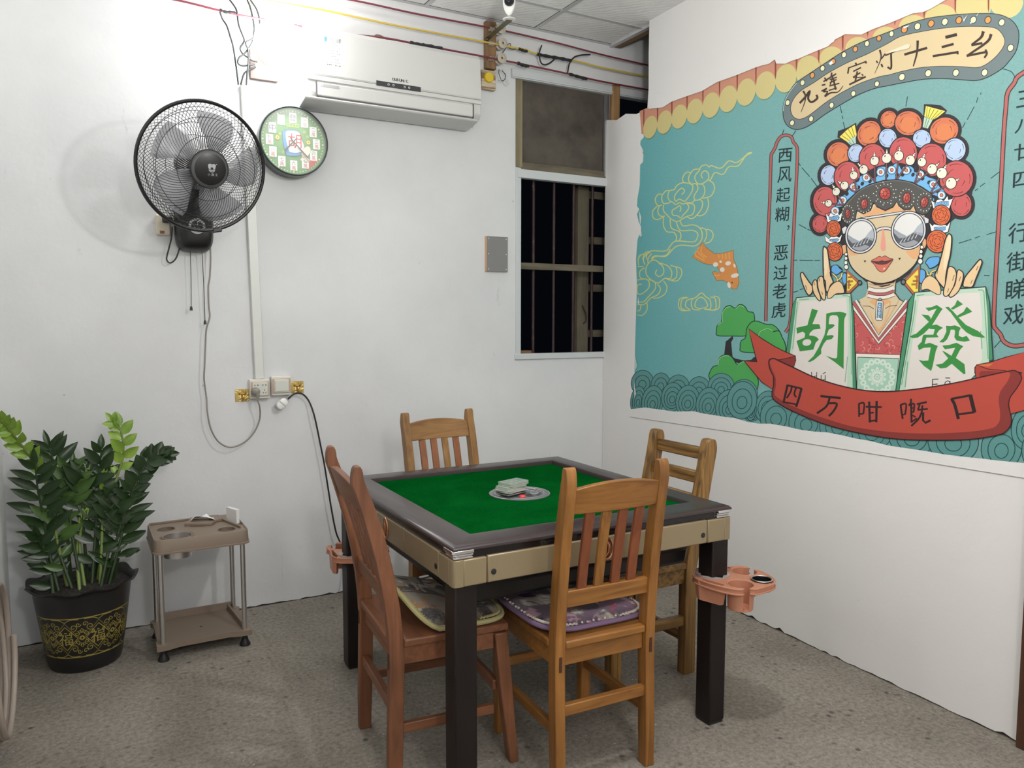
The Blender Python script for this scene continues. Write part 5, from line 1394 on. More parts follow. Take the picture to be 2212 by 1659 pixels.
for sx in (-1, 1):
    for sy in (-1, 1):
        x, y = sx*(w2-.024), sy*(d2-.024)
        g = G(); g.cyl((x, y, .066), (x, y, CH-.030), .0105, None, 18); g.build('steel_post', M_STEEL, cart)
        g = G(); g.lathe([(.012, .050), (.011, .036), (.014, .022), (.022, .006), (.022, 0), (0, 0)], 20, 0, (x, y, 0)); g.build('foot', M_BLACKP, cart)
# things lying on the cart
def cart_pt(x, y, z): 
    return Vector((cart.location.x+x, cart.location.y+y, z))
M_TISSUE = mat('white_tissue', (.84, .84, .83, 1), .9)
g = G(); rt = random.Random(4); nx, ny = 13, 8
vs = [];
for j in range(ny):
    for i in range(nx):
        x = -.050+.100*i/(nx-1); y = -.026+.052*j/(ny-1); fx = i/(nx-1); fy = j/(ny-1)
        z = .002+.022*math.sin(PI*min(1, fx*1.15))*(1-.5*fy)+.006*math.sin(fx*9+fy*3)+rt.uniform(-.0015, .0015)
        vs.append((x+.012*fy*math.sin(fx*5), y-.012*abs(fx-.4), max(z, .0005)))
fs = [(j*nx+i, j*nx+i+1, (j+1)*nx+i+1, (j+1)*nx+i) for j in range(ny-1) for i in range(nx-1)]
g.add(vs, fs); ti = g.build('tissue', M_TISSUE, None, ang=75)
mo = ti.modifiers.new('t', 'SOLIDIFY'); mo.thickness = .0012; mo.offset = 1
ti.location = cart_pt(.036, .078, CH+.0103); ti.rotation_euler = (0, 0, math.radians(-14))
tag(ti, 'crumpled white paper tissue on the back of the cart top', 'tissue')
cp = thing('card_box', 'white card box standing upright in the slot on the cart top', 'box', cart_pt(.150, .022, CH-.003), math.radians(-70))
M_CARDW = mat('white_card', (.80, .80, .78, 1), .45)
g = G(); g.b2(-.042, .042, -.007, .007, 0, .060); cb = g.build('box_body', M_CARDW, cp, bevel=.0015)
g = G(); g.b2(-.043, .043, -.0085, -.0074, .0, .058); g.b2(-.043, .043, -.0085, .0085, .0604, .0616); g.build('box_flap', M_WHITE, cb, bevel=.0006, weld=False)

# ================================================================== coiled hose on the left wall
M_HOSE = mat('grey_brown_hose', rgb(150, 138, 128, 1.2), .4)
g = G(); rc = random.Random(8)
pts = []
T = frame_from((XL+.034, 2.76, .35), (1, -.02, .03), (0, 1, 0))
for q in range(4*36+1):
    a = 2*PI*q/36; kx = q/36
    r = .235-.008*kx+.006*math.sin(a*1.3+kx); pts.append(T @ Vector((r*math.cos(a), r*1.1*math.sin(a), -.020+.013*kx+.003*math.sin(a*2+kx*2))))
g.tube(pts, .0085, 8)
hose = g.build('coiled_hose', M_HOSE, None, ang=60); tag(hose, 'coil of grey brown hose hanging on the left wall at the photo edge', 'hose')
# ================================================================== window on the far wall
M_FRAMEW = mat('painted_white_frame', rgb(186, 190, 192, 1.2), .55)
M_RUSTBAR = mat('rusty_red_bar', rgb(76, 44, 44, 1.2), .6); k = N(M_RUSTBAR)
_n = k.noise(k.coords((1, 1, .5)), 30, 5, .7); _r1 = k.ramp(_n, 'Fac', [(.40, rgb(44, 26, 27, 1)), (.64, rgb(62, 38, 38, 1)), (.74, rgb(120, 110, 104, 1))]); k.l(_r1, 'Color', k.p, 'Base Color')
M_OLDWOOD = {a: wood('weathered_frame_wood_%s' % a.lower(), rgb(84, 78, 66, 1.0), rgb(122, 116, 98, 1.0), a, 5, .8) for a in 'XZ'}
M_SCREEN = mat('dusty_screen', rgb(78, 72, 66, 1.15), .45, 0, .35, alpha=.86)
k = N(M_SCREEN); _n = k.noise(k.coords((1, 1, 1)), 5, 5, .65); _r1 = k.ramp(_n, 'Fac', [(.3, rgb(66, 61, 56, 1.15)), (.7, rgb(98, 91, 82, 1.15))]); k.l(_r1, 'Color', k.p, 'Base Color')
M_BEADTAPE = wood('peeling_strip', rgb(108, 100, 76, 1.0), rgb(158, 150, 122, 1.0), 'Z', 5, .8)
M_ALU = mat('aluminium_track', (.55, .56, .57, 1), .35, .8)
win = thing('window_1', 'barred window', 'window', (0, 0, 0)); struct(win)
for kx in ('label', 'category'):
    if kx in win: del win[kx]
x0, x1 = 2.115, 3.20
ZR = 2.195
def wp(name, g, m, par=None, **kw): return g.build(name, m, par if par is not None else win, **kw)
g = G(); g.b2(x0, x0+.034, YB-.006, YB+.02, WZ0-.01, ZR+.02); wp('jamb', g, M_FRAMEW, bevel=.003)
g = G(); g.b2(x0, x0+.040, YB-.009, YB+.02, ZR+.02, 2.70); wp('screen_strip', g, M_BEADTAPE, bevel=.004)
g = G(); g.b2(x0+.030, 2.72, YB-.006, YB+.02, ZR+.012, ZR+.052); wp('screen_strip', g, M_OLDWOOD['X'], bevel=.004)
g = G(); g.b2(x0+.01, 2.72, YB-.012, YB+.03, ZR-.035, ZR+.012); wp('transom', g, M_FRAMEW, bevel=.003)
g = G(); g.b2(x0-.005, x1, YB-.012, YB+.05, WZ0-.025, WZ0+.008); wp('sill', g, M_FRAMEW, bevel=.004)
g = G(); g.b2(x0-.03, 3.55, YB-.018, YB+.03, 2.685, 2.735); g.b2(x0-.03, 3.55, YB-.026, YB-.018, 2.690, 2.700); wp('head_rail', g, M_FRAMEW, bevel=.003, weld=False)
g = G(); g.b2(x0+.03, 2.70, YB+.010, YB+.013, ZR+.03, 2.70); wp('mesh_screen', g, M_SCREEN)
# sash timbers seen dimly through the screen
g = G(); g.b2(2.47, 2.535, YB+.05, YB+.07, ZR+.02, 2.70); g.b2(2.40, 2.72, YB+.05, YB+.07, 2.58, 2.66); wp('sash', g, M_OLDWOOD['Z'], weld=False)
for x in (2.262, 2.398, 2.533, 2.665):
    g = G(); g.cyl((x, YB+.055, WZ0), (x, YB+.055, ZR), .0085, None, 10); wp('bar', g, M_RUSTBAR)
g = G(); g.b2(x0+.034, 2.73, YB+.028, YB+.034, 1.665, 1.702); wp('cross_bar', g, M_OLDWOOD['X'], bevel=.002)
# the open casement behind the bars
g = G(); g.b2(2.615, 2.695, YB+.13, YB+.165, WZ0+.0, ZR-.02); cs = wp('casement', g, M_OLDWOOD['Z'], bevel=.003)
for z in (1.30, 1.575, 1.86, 2.13):
    g = G(); g.b2(2.695, 3.0, YB+.135, YB+.16, z-.022, z+.022); wp('casement_rail', g, M_OLDWOOD['X'], cs, bevel=.003)
g = G(); g.tube(catmull([(2.655, YB+.128, 1.36), (2.668, YB+.115, 1.38), (2.664, YB+.112, 1.42), (2.650, YB+.115, 1.45), (2.650, YB+.128, 1.47)]), .004, 6); wp('casement_handle', g, M_RUSTBAR, cs)
g = G(); g.b2(2.705, 2.722, YB-.008, YB+.02, ZR+.02, 2.70); g.b2(2.728, 2.736, YB-.010, YB+.02, 2.2, 2.70); wp('track', g, M_ALU, weld=False)
g = G(); g.b2(2.745, 2.795, YB-.028, YB+.02, 2.30, 2.74); struct(g.build('trim_5', M_BATTENWOOD, None, bevel=.003))
M_CARTON = mat('brown_cardboard', rgb(120, 92, 66, 1.2), .85)
g = G(); g.b2(-.05, .05, -.03, .03, 0, .022); cb_ = g.build('cardboard_scrap', M_CARTON); cb_.location = (2.21, YB+.085, WZ0)
tag(cb_, 'small piece of brown cardboard on the sill at the window bottom left', 'cardboard')

# ================================================================== air conditioner
M_ACW = mat('ac_white_plastic', rgb(200, 200, 198, 1.02), .38, 0, .45)
M_ACG = mat('ac_shadow_gap', (.10, .10, .10, 1), .6)  # dark joint strips round the louver
M_ACD = mat('ac_display', (.035, .036, .040, 1), .25)
AX0, AX1, AY1 = .938, 1.822, YB
ac = thing('air_conditioner', 'white wall mounted split air conditioner with a dark display strip', 'air conditioner', ((AX0+AX1)/2, YB, 2.40))
w = (AX1-AX0)/2
def acprof(y_z, name, m, x0=-w, x1=w, par=None, **kw):
    g = G(); g.loft([[(x0, y, z) for y, z in y_z], [(x1, y, z) for y, z in y_z]]); return g.build(name, m, par if par is not None else ac, **kw)
body = acprof([(-.002, -.005), (-.002, .315), (-.10, .318), (-.135, .312), (-.150, .29), (-.163, .105), (-.166, .02), (-.150, .0), (-.06, -.022)], 'body', M_ACW, ang=30, bevel=.004)
pan = acprof([(-.1, .324), (-.137, .318), (-.154, .296), (-.172, .100), (-.168, .092), (-.145, .098), (-.13, .29)], 'front_panel', M_ACW, -w-.002, w+.002, ang=30, bevel=.003)
acprof([(-.1655, .092), (-.1720, .090), (-.1720, .071), (-.1655, .069)], 'panel_ledge', M_ACW, -w+.0, w-.0, body, bevel=.002)
lv = acprof([(-.168, .063), (-.1735, .060), (-.1740, .006), (-.168, .001)], 'louver', M_ACW, -w+.045, w-.050, ang=30, bevel=.002)
g = G(); g.b2(-w+.040, -w+.0435, -.1745, -.16, -.004, .066); g.b2(w-.0485, w-.045, -.1745, -.16, -.004, .066); g.b2(-w+.042, w-.047, -.171, -.15, -.006, .0005); g.build('louver_gap', M_ACG, body, weld=False, smooth=False)
acprof([(-.166, -.002), (-.178, -.010), (-.172, -.018), (-.06, -.034), (-.010, -.030), (-.010, -.012)], 'lower_lip', M_ACW, -w-.012, w-.02, body, ang=30, bevel=.003)
g = G(); g.b2(-.115, .110, -.1752, -.168, .086, .109); dp = g.build('display_strip', M_ACD, pan, bevel=.001)
for x in (-.055, -.030, .027, .050):
    g = G(); g.ring(.0042, .0011, 12, 5, 0, frame_from((x, -.1756, .0975), (0, -1, 0), (1, 0, 0))); g.build('indicator', M_FRAMEW, dp)
def text_on(g, s, T, size, mi=0, step=.62, z=.0004):
    for i, ch in enumerate(s):
        vs, fs = glyph(ch); g.add([((x+i*step)*size, y*size, z) for x, y in vs], fs, mi, T)
M_DKPRINT = mat('dark_print', (.05, .05, .055, 1), .6); M_GRPRINT = mat('grey_print', (.40, .40, .40, 1), .6); M_BLPRINT = mat('blue_print', rgb(70, 130, 190, 1.2), .6)
def panel_T(x, z):
    y = -.172+(z-.100)/(.296-.100)*.018-.0006
    return frame_from((x, y, z), (0, -1, .09), (1, 0, 0))
g = G(); [text_on(g, 'DUSUNIC', panel_T(-.035+d_, .121), .019, 0, .60) for d_ in (0, .0006, .0012)]; g.build('lettering', M_DKPRINT, pan, smooth=False, weld=False)
g = G(); rs = random.Random(9)
for j in range(9):
    for i in range(7):
        if rs.random() < .62: xx, z_ = -.345+i*.0095, .148+j*.0135; g.box(panel_T(xx, z_) @ Vector((0, 0, .0003)), (.006*rs.random()+.002, .0004, .003), 0 if j not in (0,) else 1)
text_on(g, '清凉', panel_T(-.405, .232), .020, 0, .9); text_on(g, 'Fresh Wind', panel_T(-.43, .256), .012, 0, .55)
g.box(panel_T(-.350, .262) @ Vector((0, 0, .0003)), (.010, .0005, .022), 2); g.box(panel_T(-.332, .266) @ Vector((0, 0, .0003)), (.016, .0005, .010), 0); g.box(panel_T(-.292, .262) @ Vector((0, 0, .0003)), (.016, .0005, .016), 0); g.box(panel_T(-.283, .264) @ Vector((0, 0, .0003)), (.003, .0005, .018), 1)
g.build('worn_sticker', [M_GRPRINT, M_DKPRINT, M_BLPRINT], pan, smooth=False, weld=False)
g = G(); T_ = frame_from((-.37, -.1745, .044), (0, -1, 0), (1, 0, 0)); g.add([(0, 0, 0), (.075, 0, 0), (.075, .012, 0), (0, .012, 0)], [(0, 1, 2, 3)], 0, T_); g.add([(-.012, 0, 0), (-.002, 0, 0), (-.007, .010, 0)], [(0, 1, 2)], 0, T_); g.build('warning_label', M_GRPRINT, lv, smooth=False)

# ================================================================== bulb, its board and the wires above
M_BULB = mat('lit_bulb', (.9, .9, .9, 1), .4, emit=(1.0, .995, .98, 1), estr=BULB_EMIT)
bulb = thing('light_bulb', 'glowing round white bulb on the far wall beside the air conditioner', 'light bulb', BULB)
g = G(); g.sph((0, 0, 0), .105, 32, 20); g.build('glowing_globe', M_BULB, bulb, ang=80)
g = G(); T_ = frame_from((0, .088, 0), (0, 1, 0)); g.lathe([(.05, 0), (.042, .02), (.030, .045), (.028, .05)], 24, 0, (0, 0, 0), T_); g.build('bulb_neck', M_WHITE, bulb)
M_BOARD = wood('reddish_board', rgb(58, 40, 35, .8), rgb(76, 54, 47, .8), 'X', 5, .6)
g = G(); g.b2(-.062, .062, -.022, 0, -.065, .065); bd = g.build('lamp_board', M_BOARD, None, bevel=.002)
bd.location = ((PY(570, 142, YB-.02)).x, YB, PY(570, 142, YB-.02).z); tag(bd, 'small reddish wooden board behind the lit bulb on the far wall', 'board')

M_REDW = mat('dark_red_cable', rgb(110, 44, 56, 1.15), .45); M_YELW = mat('yellow_cable', rgb(196, 170, 70, 1.15), .45); M_BLKT = mat('black_tape', (.016, .016, .017, 1), .55); M_GRYW = mat('grey_wire', (.022, .025, .025, 1), .6, 0, .2); M_BROWNW = mat('brown_wire', rgb(122, 92, 78, 1.1), .5)
def wire(name, label, pts, r, m, y=YB-.055, cat='cable', group=None, ext=None, tapes=()):
    P = [PY(p[0], p[1], p[2] if len(p) > 2 else y) for p in pts]
    if ext: P = [Vector(e) for e in ext[0]]+P+[Vector(e) for e in ext[1]]
    C = catmull(P, False, 6)
    if tapes:
        t = thing(name, label, cat, (0, 0, 0), 0, group); g = G(); g.tube(C, r, 8); g.build('conductor', m, t, ang=60)
        for (a, b, rr) in tapes:
            q = catmull([PY(p[0], p[1], p[2] if len(p) > 2 else y) for p in a], False, 4)
            g = G(); g.tube(q, [rr*(1+.22*math.sin(i*2.3)) for i in range(len(q))], 8); g.build('tape_joint' if b is M_BLKT else 'twisted_joint', b, t, ang=60)
        return t
    g = G(); g.tube(C, r, 8); o = g.build(name, m, None, ang=60); return tag(o, label, cat, group)
GW = 'mains cables strung along the far wall'
wire('mains_cable', 'dark red cable highest on the far wall under the ceiling, above the yellow one', [(560, -34), (760, 0), (900, 30), (1049, 58), (1092, 67), (1200, 92), (1300, 118), (1400, 141), (1440, 149)], .0048, M_REDW, YB-.05, 'cable', GW)
wire('mains_cable', 'yellow cable between the two dark red cables on the far wall', [(440, -26), (560, -2), (700, 22), (850, 54), (1049, 91), (1080, 97), (1110, 103), (1135, 107), (1160, 116), (1250, 133), (1300, 146), (1400, 166), (1440, 174)], .0048, M_YELW, YB-.05, 'cable', GW,
     tapes=[([(1120, 105), (1130, 109), (1139, 111)], M_BLKT, .0075), ([(1160, 117), (1185, 122), (1210, 126), (1234, 131)], M_BLKT, .0085)])
wire('mains_cable', 'dark red cable lowest on the far wall, just above the air conditioner', [(340, -8), (400, 4), (480, 24), (540, 37), (620, 51), (720, 70), (830, 82), (900, 95), (1049, 123), (1085, 130), (1140, 141), (1230, 160), (1300, 176), (1400, 194), (1440, 200)], .0050, M_REDW, YB-.06, 'cable', GW,
     tapes=[([(474, 21), (488, 26), (504, 27), (512, 30)], M_GRYW, .0065), ([(886, 92), (905, 96), (925, 99), (955, 105)], M_BLKT, .0085), ([(1118, 136), (1130, 141), (1142, 143)], M_BLKT, .0085), ([(1230, 160), (1250, 166), (1268, 171)], M_BLKT, .008)])
yw = YB-.03
wire('wire_tail', 'black wire tail curling up from the taped joint left of the window top', [(1170, 98), (1165, 115), (1168, 134), (1176, 140), (1188, 136), (1200, 126), (1206, 124)], .0042, M_BLKT, YB-.065, 'wire')
wire('wire_tail', 'black wire tail bent to the right above the window head', [(1226, 158), (1230, 138), (1240, 124), (1256, 119), (1275, 118)], .0042, M_BLKT, YB-.065, 'wire')
wire('loose_wire', 'grey wire dropping from the ceiling cable left of the bulb into the trunking', [(474, 22, YB-.06), (480, 40), (490, 56), (497, 78), (503, 98), (507, 122), (511, 150), (515, 183)], .0042, M_GRYW, yw, 'wire')
wire('loose_wire', 'grey wire looping down through the knot beside the bulb board', [(495, -2), (508, 16), (512, 28), (516, 55), (527, 84), (526, 92), (519, 104), (524, 116), (535, 124), (546, 131), (556, 133)], .0042, M_GRYW, yw-.012, 'wire')
wire('loose_wire', 'grey wire with a wide bow just left of the glowing bulb', [(534, 0), (540, 14), (545, 34), (549, 60), (547, 84), (540, 100), (528, 116), (517, 124), (514, 136), (524, 142), (550, 139)], .0042, M_GRYW, yw-.02, 'wire')
wire('loose_wire', 'grey wire nearest the bulb, curving out and back to the knot', [(541, 0), (555, 22), (561, 48), (557, 70), (545, 84), (531, 92), (536, 108), (537, 130), (534, 160), (532, 184)], .0042, M_GRYW, yw-.028, 'wire')
wire('loose_wire', 'short grey wire arching from the bulb board down to the trunking', [(552, 144), (537, 152), (527, 160), (520, 183)], .0042, M_GRYW, yw, 'wire')
wire('thin_string', 'thin pale yellow string knotted between the wires beside the bulb', [(546, 2), (540, 16), (534, 28), (532, 50), (529, 84), (527, 100), (529, 114)], .0018, M_YELW, yw-.01, 'string')
wire('loose_wire', 'brown twin flex arched over the top edge of the air conditioner', [(808, 86), (812, 76), (824, 78), (840, 88), (860, 98), (880, 104)], .0035, M_BROWNW, YB-.03, 'wire')
wire('loose_wire', 'brown twin flex behind the black taped joint at the air conditioner top right', [(895, 106), (920, 106), (940, 106), (965, 108), (985, 116), (996, 124)], .0035, M_BROWNW, YB-.03, 'wire')

# insulator batten with porcelain spools
M_PORC = mat('grey_porcelain', rgb(168, 160, 146, 1.2), .3); M_STEELB = mat('galvanised_strip', rgb(92, 92, 68, 1.2), .35, .7)
b0 = PY(1058, 98, YB-.015)
bt = thing('insulator_batten', 'upright brown wooden batten with porcelain cable spools, right of the air conditioner', 'insulator batten', (b0.x, YB, b0.z))
g = G(); g.b2(-.030, .030, -.034, 0, -.125, .118); g.build('batten', wood('brown_batten', rgb(104, 78, 54, 1.1), rgb(148, 118, 84, 1.1), 'Z', 6, .7), bt, bevel=.003)
for z, x in ((.078, .042), (.005, .052), (-.072, .046)):
    g = G(); T_ = frame_from((x, -.034, z), (0, -1, 0)); g.lathe([(.024, -.02), (.026, .0), (.016, .006), (.014, .018), (.026, .024), (.027, .034), (.012, .038), (.005, .034), (0, .034)], 24, 0, (0, 0, 0), T_)
    sp = g.build('spool', M_PORC, bt, ang=40)
    g = G(); T_ = frame_from((x, -.069, z), (0, -1, 0)); g.sph((0, 0, 0), .005, 10, 6, 0, T_); g.build('spool_screw', M_STEELB, sp)
    g = G(); 
    for q in range(5): g.ring(.010, .0022, 14, 5, 0, frame_from((-.018+q*.006, -.046, z-.006), (1, 0, -.15), (0, 0, 1)))
    g.build('wire_binding', M_PORC, bt)
bl_ = [(1090, 96), (1098, 100), (1103, 97), (1101, 92), (1096, 96), (1100, 104), (1115, 104)]
for i, (lab, pts) in enumerate((('thin dark wire curled at the middle spool of the insulator batten', [(1078, 96), (1090, 97), (1098, 101), (1103, 98), (1101, 94), (1096, 98), (1104, 106), (1122, 105)]),
        ('thin dark wire running from the middle spool down to the lowest spool', [(1097, 97), (1090, 108), (1082, 120), (1079, 126), (1084, 133)]),
        ('thin black wire hanging below the insulator batten beside the yellow cap', [(1078, 150), (1078, 160), (1084, 174), (1090, 172), (1092, 162), (1084, 152)]),
        ('thin white wire loop dangling at the right of the yellow cap', [(1072, 148), (1090, 152), (1096, 168), (1100, 180), (1094, 182), (1088, 172), (1078, 172)]))):
    wire('loose_wire', lab, pts, .002, (M_BLKT, M_BLKT, M_BLKT, M_FRAMEW)[i], YB-.045, 'wire')
# security camera on its steel strip
p0 = PY(1052, 84, YB-.036); p1 = PY(1100, 44, YB-.38)
sc = thing('security_camera', 'white teardrop security camera on a slotted steel arm below the ceiling', 'security camera', p1)
g = G(); a = p0-p1; rect_between(g, (0, 0, 0), a, .030, .003, (0, 0, 1)); arm = g.build('steel_arm', M_STEELB, sc, bevel=.0006)
g = G(); 
for q in range(7):
    c = a*(.12+.12*q); g.box(c+Vector((0, 0, .0018)), (.004, .022, .0006), 0, (0, 0, math.atan2(a.y, a.x)+PI/2))
g.build('arm_slot', M_BLACKP, arm, smooth=False, weld=False)
g = G(); g.sph(a, .012, 12, 8); g.build('arm_bolt', M_STEELB, arm)
g = G(); g.lathe([(0, .002), (.030, .002), (.032, .005), (.028, .008), (.012, .010), (.009, .016), (0, .016)], 32); g.build('base_disc', M_WHITE, sc)
fn = (CAM-p1); fn.z *= .3; fn.normalize()
g = G(); T_ = frame_from((0, 0, 0), fn, Vector((0, 0, 1)).cross(fn)); out = []
for q in range(40):
    aa = 2*PI*q/40; s_, c_ = math.sin(aa), math.cos(aa)
    R = .031; yy_ = R*s_; xx_ = R*c_
    if s_ < 0: f = -s_; yy_ = -R*(f*2.05); xx_ = R*c_*(1-.25*f*f)
    out.append((xx_, yy_+.082))
rings = [[(x*s_, (y-.075)*s_+.075, z) for x, y in out] for s_, z in ((.80, -.012), (.97, -.008), (1, 0), (.97, .008), (.85, .012))]
g.loft(rings, 0, True, T_); cb2 = g.build('camera_body', M_WHITE, sc, ang=40)
g = G(); g.lathe([(0, .0122), (.0235, .0122), (.0235, .0150), (.019, .0155), (.016, .0135), (0, .0135)], 32, 0, (0, .083, 0), T_); ln = g.build('lens_face', M_GLOSSBLK, cb2)
g = G(); g.sph((0, .083, .0135), .008, 16, 8, 0, T_, (1, 1, .5)); g.build('lens', mat('lens_glass', (.02, .02, .03, 1), .05), ln)
# old ceiling rose on a painted block
r0 = PY(1055, 173, YB-.025)
ro_ = thing('yellow_fitting', 'worn wooden block with a round yellow cap, below the insulator batten', 'fitting', (r0.x, YB, r0.z))
M_BLOCK = wood('chipped_block', rgb(128, 98, 66, 1.1), rgb(206, 196, 176, 1.1), 'X', 8, .8, (.4, .6))
g = G(); g.b2(-.042, .042, -.030, 0, -.050, .050); g.build('wood_block', M_BLOCK, ro_, bevel=.003)
M_YCAP = mat('yellow_cap', rgb(206, 176, 40, 1.2), .5)
g = G(); T_ = frame_from((-.004, -.030, .010), (0, -1, 0)); g.lathe([(.027, 0), (.027, .012), (.024, .016), (.010, .0165), (0, .0165)], 10, 0, (0, 0, 0), T_); g.build('cap', M_YCAP, ro_, ang=40)

# ================================================================== wall fan
FC = PY(438, 361, 3.42)                      # centre of the guard's rim plane
FN = Vector((.20, -.95, -.235)).normalized()
FT = frame_from(FC, FN, Vector((1, 0, 0)))
if FT.col[1].z < 0: FT = frame_from(FC, FN, Vector((-1, 0, 0)))
M_FANB = mat('fan_black_plastic', (.007, .007, .0075, 1), .38); M_WIREB = mat('guard_black_wire', (.020, .020, .021, 1), .35, .2)
M_BLADE = mat('smoke_translucent_blade', rgb(150, 152, 156, 1.2), .3, 0, .5, alpha=.55); M_HUBF = mat('hub_black_face', (.007, .007, .0075, 1), .35); M_HUBR = mat('hub_grey_ring', rgb(92, 93, 95, 1.0), .4, .3); M_LOGO = mat('silver_logo', rgb(170, 172, 174, 1.1), .4, .3)
fan = thing('wall_fan', 'black caged wall fan with grey blades, left of the clock', 'fan', FC)
LT = Matrix.Translation(-FC) @ FT          # fan-local to parent space
RG = .254
def P3(x, y, z): return LT @ Vector((x, y, z))
front = G()
nw = 84
def guard_pt(r, depth_sign):
    # dome profile: rim at z=0, hub at z=dz
    f = r/RG; dz = .078 if depth_sign > 0 else -.085
    return dz*(1-max(0, (f-.25)/.75)**2.6) if f > .25 else dz
for sgn, swirl in ((1, .62), (-1, -.62)):
    g = G()
    for i in range(nw):
        a0 = 2*PI*i/nw; pts = []
        for j in range(9):
            f = j/8; r = .070+(RG-.004-.070)*f; a = a0+swirl*(1-f)**1.15*.9 - swirl*.55*(f**3)*.6
            pts.append(P3(r*math.cos(a), r*math.sin(a), guard_pt(r, sgn)))
        g.tube(pts, .00105, 4, 0, False, False)
    for r in ((.125, .195, .232) if sgn > 0 else (.12, .17, .215)):
        g.ring(r, .0012, 64, 5, 0, LT @ Matrix.Translation((0, 0, guard_pt(r, sgn))))
    if sgn > 0: g.ring(.073, .004, 48, 6, 0, LT @ Matrix.Translation((0, 0, .076)))
    g.build('front_guard' if sgn > 0 else 'rear_guard', M_WIREB, fan, ang=80, weld=False)
g = G(); g.ring(RG, .0075, 96, 8, 0, LT); rimf = g.build('guard_rim', M_FANB, fan)
g = G()
c_ = P3(.235*RG, -.972*RG-.006, 0); g.box(c_, (.036, .026, .016), 0, (0, -.2, .0)); g.build('rim_clip', M_FANB, rimf, bevel=.003)
g = G(); g.lathe([(.072, .060), (.073, .078), (.066, .084), (.060, .086)], 48, 0, (0, 0, 0), LT); hub = g.build('hub_ring', M_HUBR, fan, ang=50)
g = G(); g.lathe([(.0625, .082), (.0615, .087), (.045, .0905), (0, .092)], 48, 0, (0, 0, 0), LT); face = g.build('hub_face', M_HUBF, hub, ang=50)
# badge: rounded animal head over three characters
g = G()
def disc(g, x, y, rx, ry, z, n=20): g.add([(x, y, z)]+[(x+rx*math.cos(2*PI*q/n), y+ry*math.sin(2*PI*q/n), z) for q in range(n)], [(0, 1+q, 1+(q+1) % n) for q in range(n)], 0, LT)
disc(g, .004, .008, .0145, .009, .0922); disc(g, -.003, .014, .0085, .0075, .0923); disc(g, .011, .014, .0085, .0075, .0923); disc(g, .004, -.001, .0125, .0105, .0923); disc(g, .022, .020, .002, .002, .0923, 10)
for q, ch in enumerate('小霸王'):
    vs, fs = glyph(ch); g.add([(x*.0115-.013+q*.0145, y*.0115-.0245, .0922) for x, y in vs], fs, 0, LT)
badge = g.build('badge', M_LOGO, face, smooth=False, weld=False)
g = G(); disc(g, .004, .003, .0052, .0050, .0926); disc(g, -.004, -.001, .0026, .0018, .0925); disc(g, .012, -.001, .0026, .0018, .0925); disc(g, .004, -.0065, .006, .0022, .0926); g.build('badge_mark', M_HUBF, badge, smooth=False, weld=False)
g = G(); disc(g, .004, -.0065, .003, .0014, .0929); g.build('badge_dot', M_LOGO, face, smooth=False)
# five blades
for b in range(5):
    a0 = math.radians(62+72*b); vs = []; nr, na = 8, 7
    for j in range(nr):
        f = j/(nr-1); r = .052+(.215-.052)*f; half = math.radians(17+9*math.sin(PI*f*.8))*(1 if f < .9 else .92)
        for i in range(na):
            t = i/(na-1)*2-1; a = a0+t*half+.30*f
            z = .030+.020*t*(1-.3*f)+.006*(1-t*t)
            vs.append(P3(r*math.cos(a), r*math.sin(a), z))
    fs = [(j*na+i, j*na+i+1, (j+1)*na+i+1, (j+1)*na+i) for j in range(nr-1) for i in range(na-1)]
    g = G(); g.add(vs, fs); bo = g.build('blade', M_BLADE, fan, ang=80); mo = bo.modifiers.new('t', 'SOLIDIFY'); mo.thickness = .002
g = G(); g.lathe([(0, .056), (.030, .056), (.050, .048), (.054, .02), (.052, .008), (0, .008)], 32, 0, (0, 0, 0), LT); g.build('blade_hub', M_FANB, fan, ang=40)
g = G(); g.lathe([(0, -.002), (.035, -.004), (.060, -.088), (.066, -.10), (.066, -.155), (.055, -.185), (.03, -.198), (0, -.20)], 32, 0, (0, 0, 0), LT); g.build('motor_housing', M_FANB, fan, ang=40)
# bracket and wall body with control dial
bc = PY(420, 485, YB-.06)-FC; bc.y = YB-.004-FC.y
g = G(); rings = []
def srect(cx, cz, hw, hh, y, e=.5, n=28):
    out = []
    for q in range(n):
        a = 2*PI*q/n; c, s = math.cos(a), math.sin(a)
        out.append((cx+math.copysign(abs(c)**e, c)*hw, y, cz+math.copysign(abs(s)**e, s)*hh))
    return out
for hw, hh, dy, dz in ((.078, .118, 0, 0), (.080, .120, -.02, 0), (.076, .115, -.075, .0), (.066, .104, -.098, .002), (.045, .08, -.108, .004)):
    rings.append(srect(bc.x, bc.z+dz, hw, hh, bc.y+dy))
g.loft(rings, 0, True); wb = g.build('wall_body', M_FANB, fan, ang=40)
g = G(); m0 = P3(0, 0, -.13)
g.tube(catmull([Vector((bc.x, bc.y-.06, bc.z+.08)), Vector((bc.x+.01, bc.y-.11, bc.z+.16)), m0+Vector((-.01, .02, -.07)), m0]), [.055, .050, .040, .034, .03, .03, .03, .03, .03, .03, .03, .03, .03, .03, .03, .03, .03, .03, .03][:19], 16); g.build('neck', M_FANB, fan, ang=50)
kT = frame_from((bc.x+.004, bc.y-.1085, bc.z-.012), (0, -1, 0), (1, 0, 0))
g = G(); g.lathe([(.034, 0), (.034, .002), (.024, .002), (.024, 0)], 36, 0, (0, 0, 0), kT, True); dl = g.build('dial_plate', M_LOGO, wb)
g = G(); g.lathe([(.022, 0), (.021, .014), (.017, .018), (0, .018)], 24, 0, (0, 0, 0), kT); kn = g.build('control_knob', M_FANB, dl)
g = G(); T2 = kT @ Matrix.Translation((0, .010, .018)); g.box((0, 0, 0), (.003, .014, .002), 0, None, T2); g.build('knob_pointer', M_LOGO, kn)
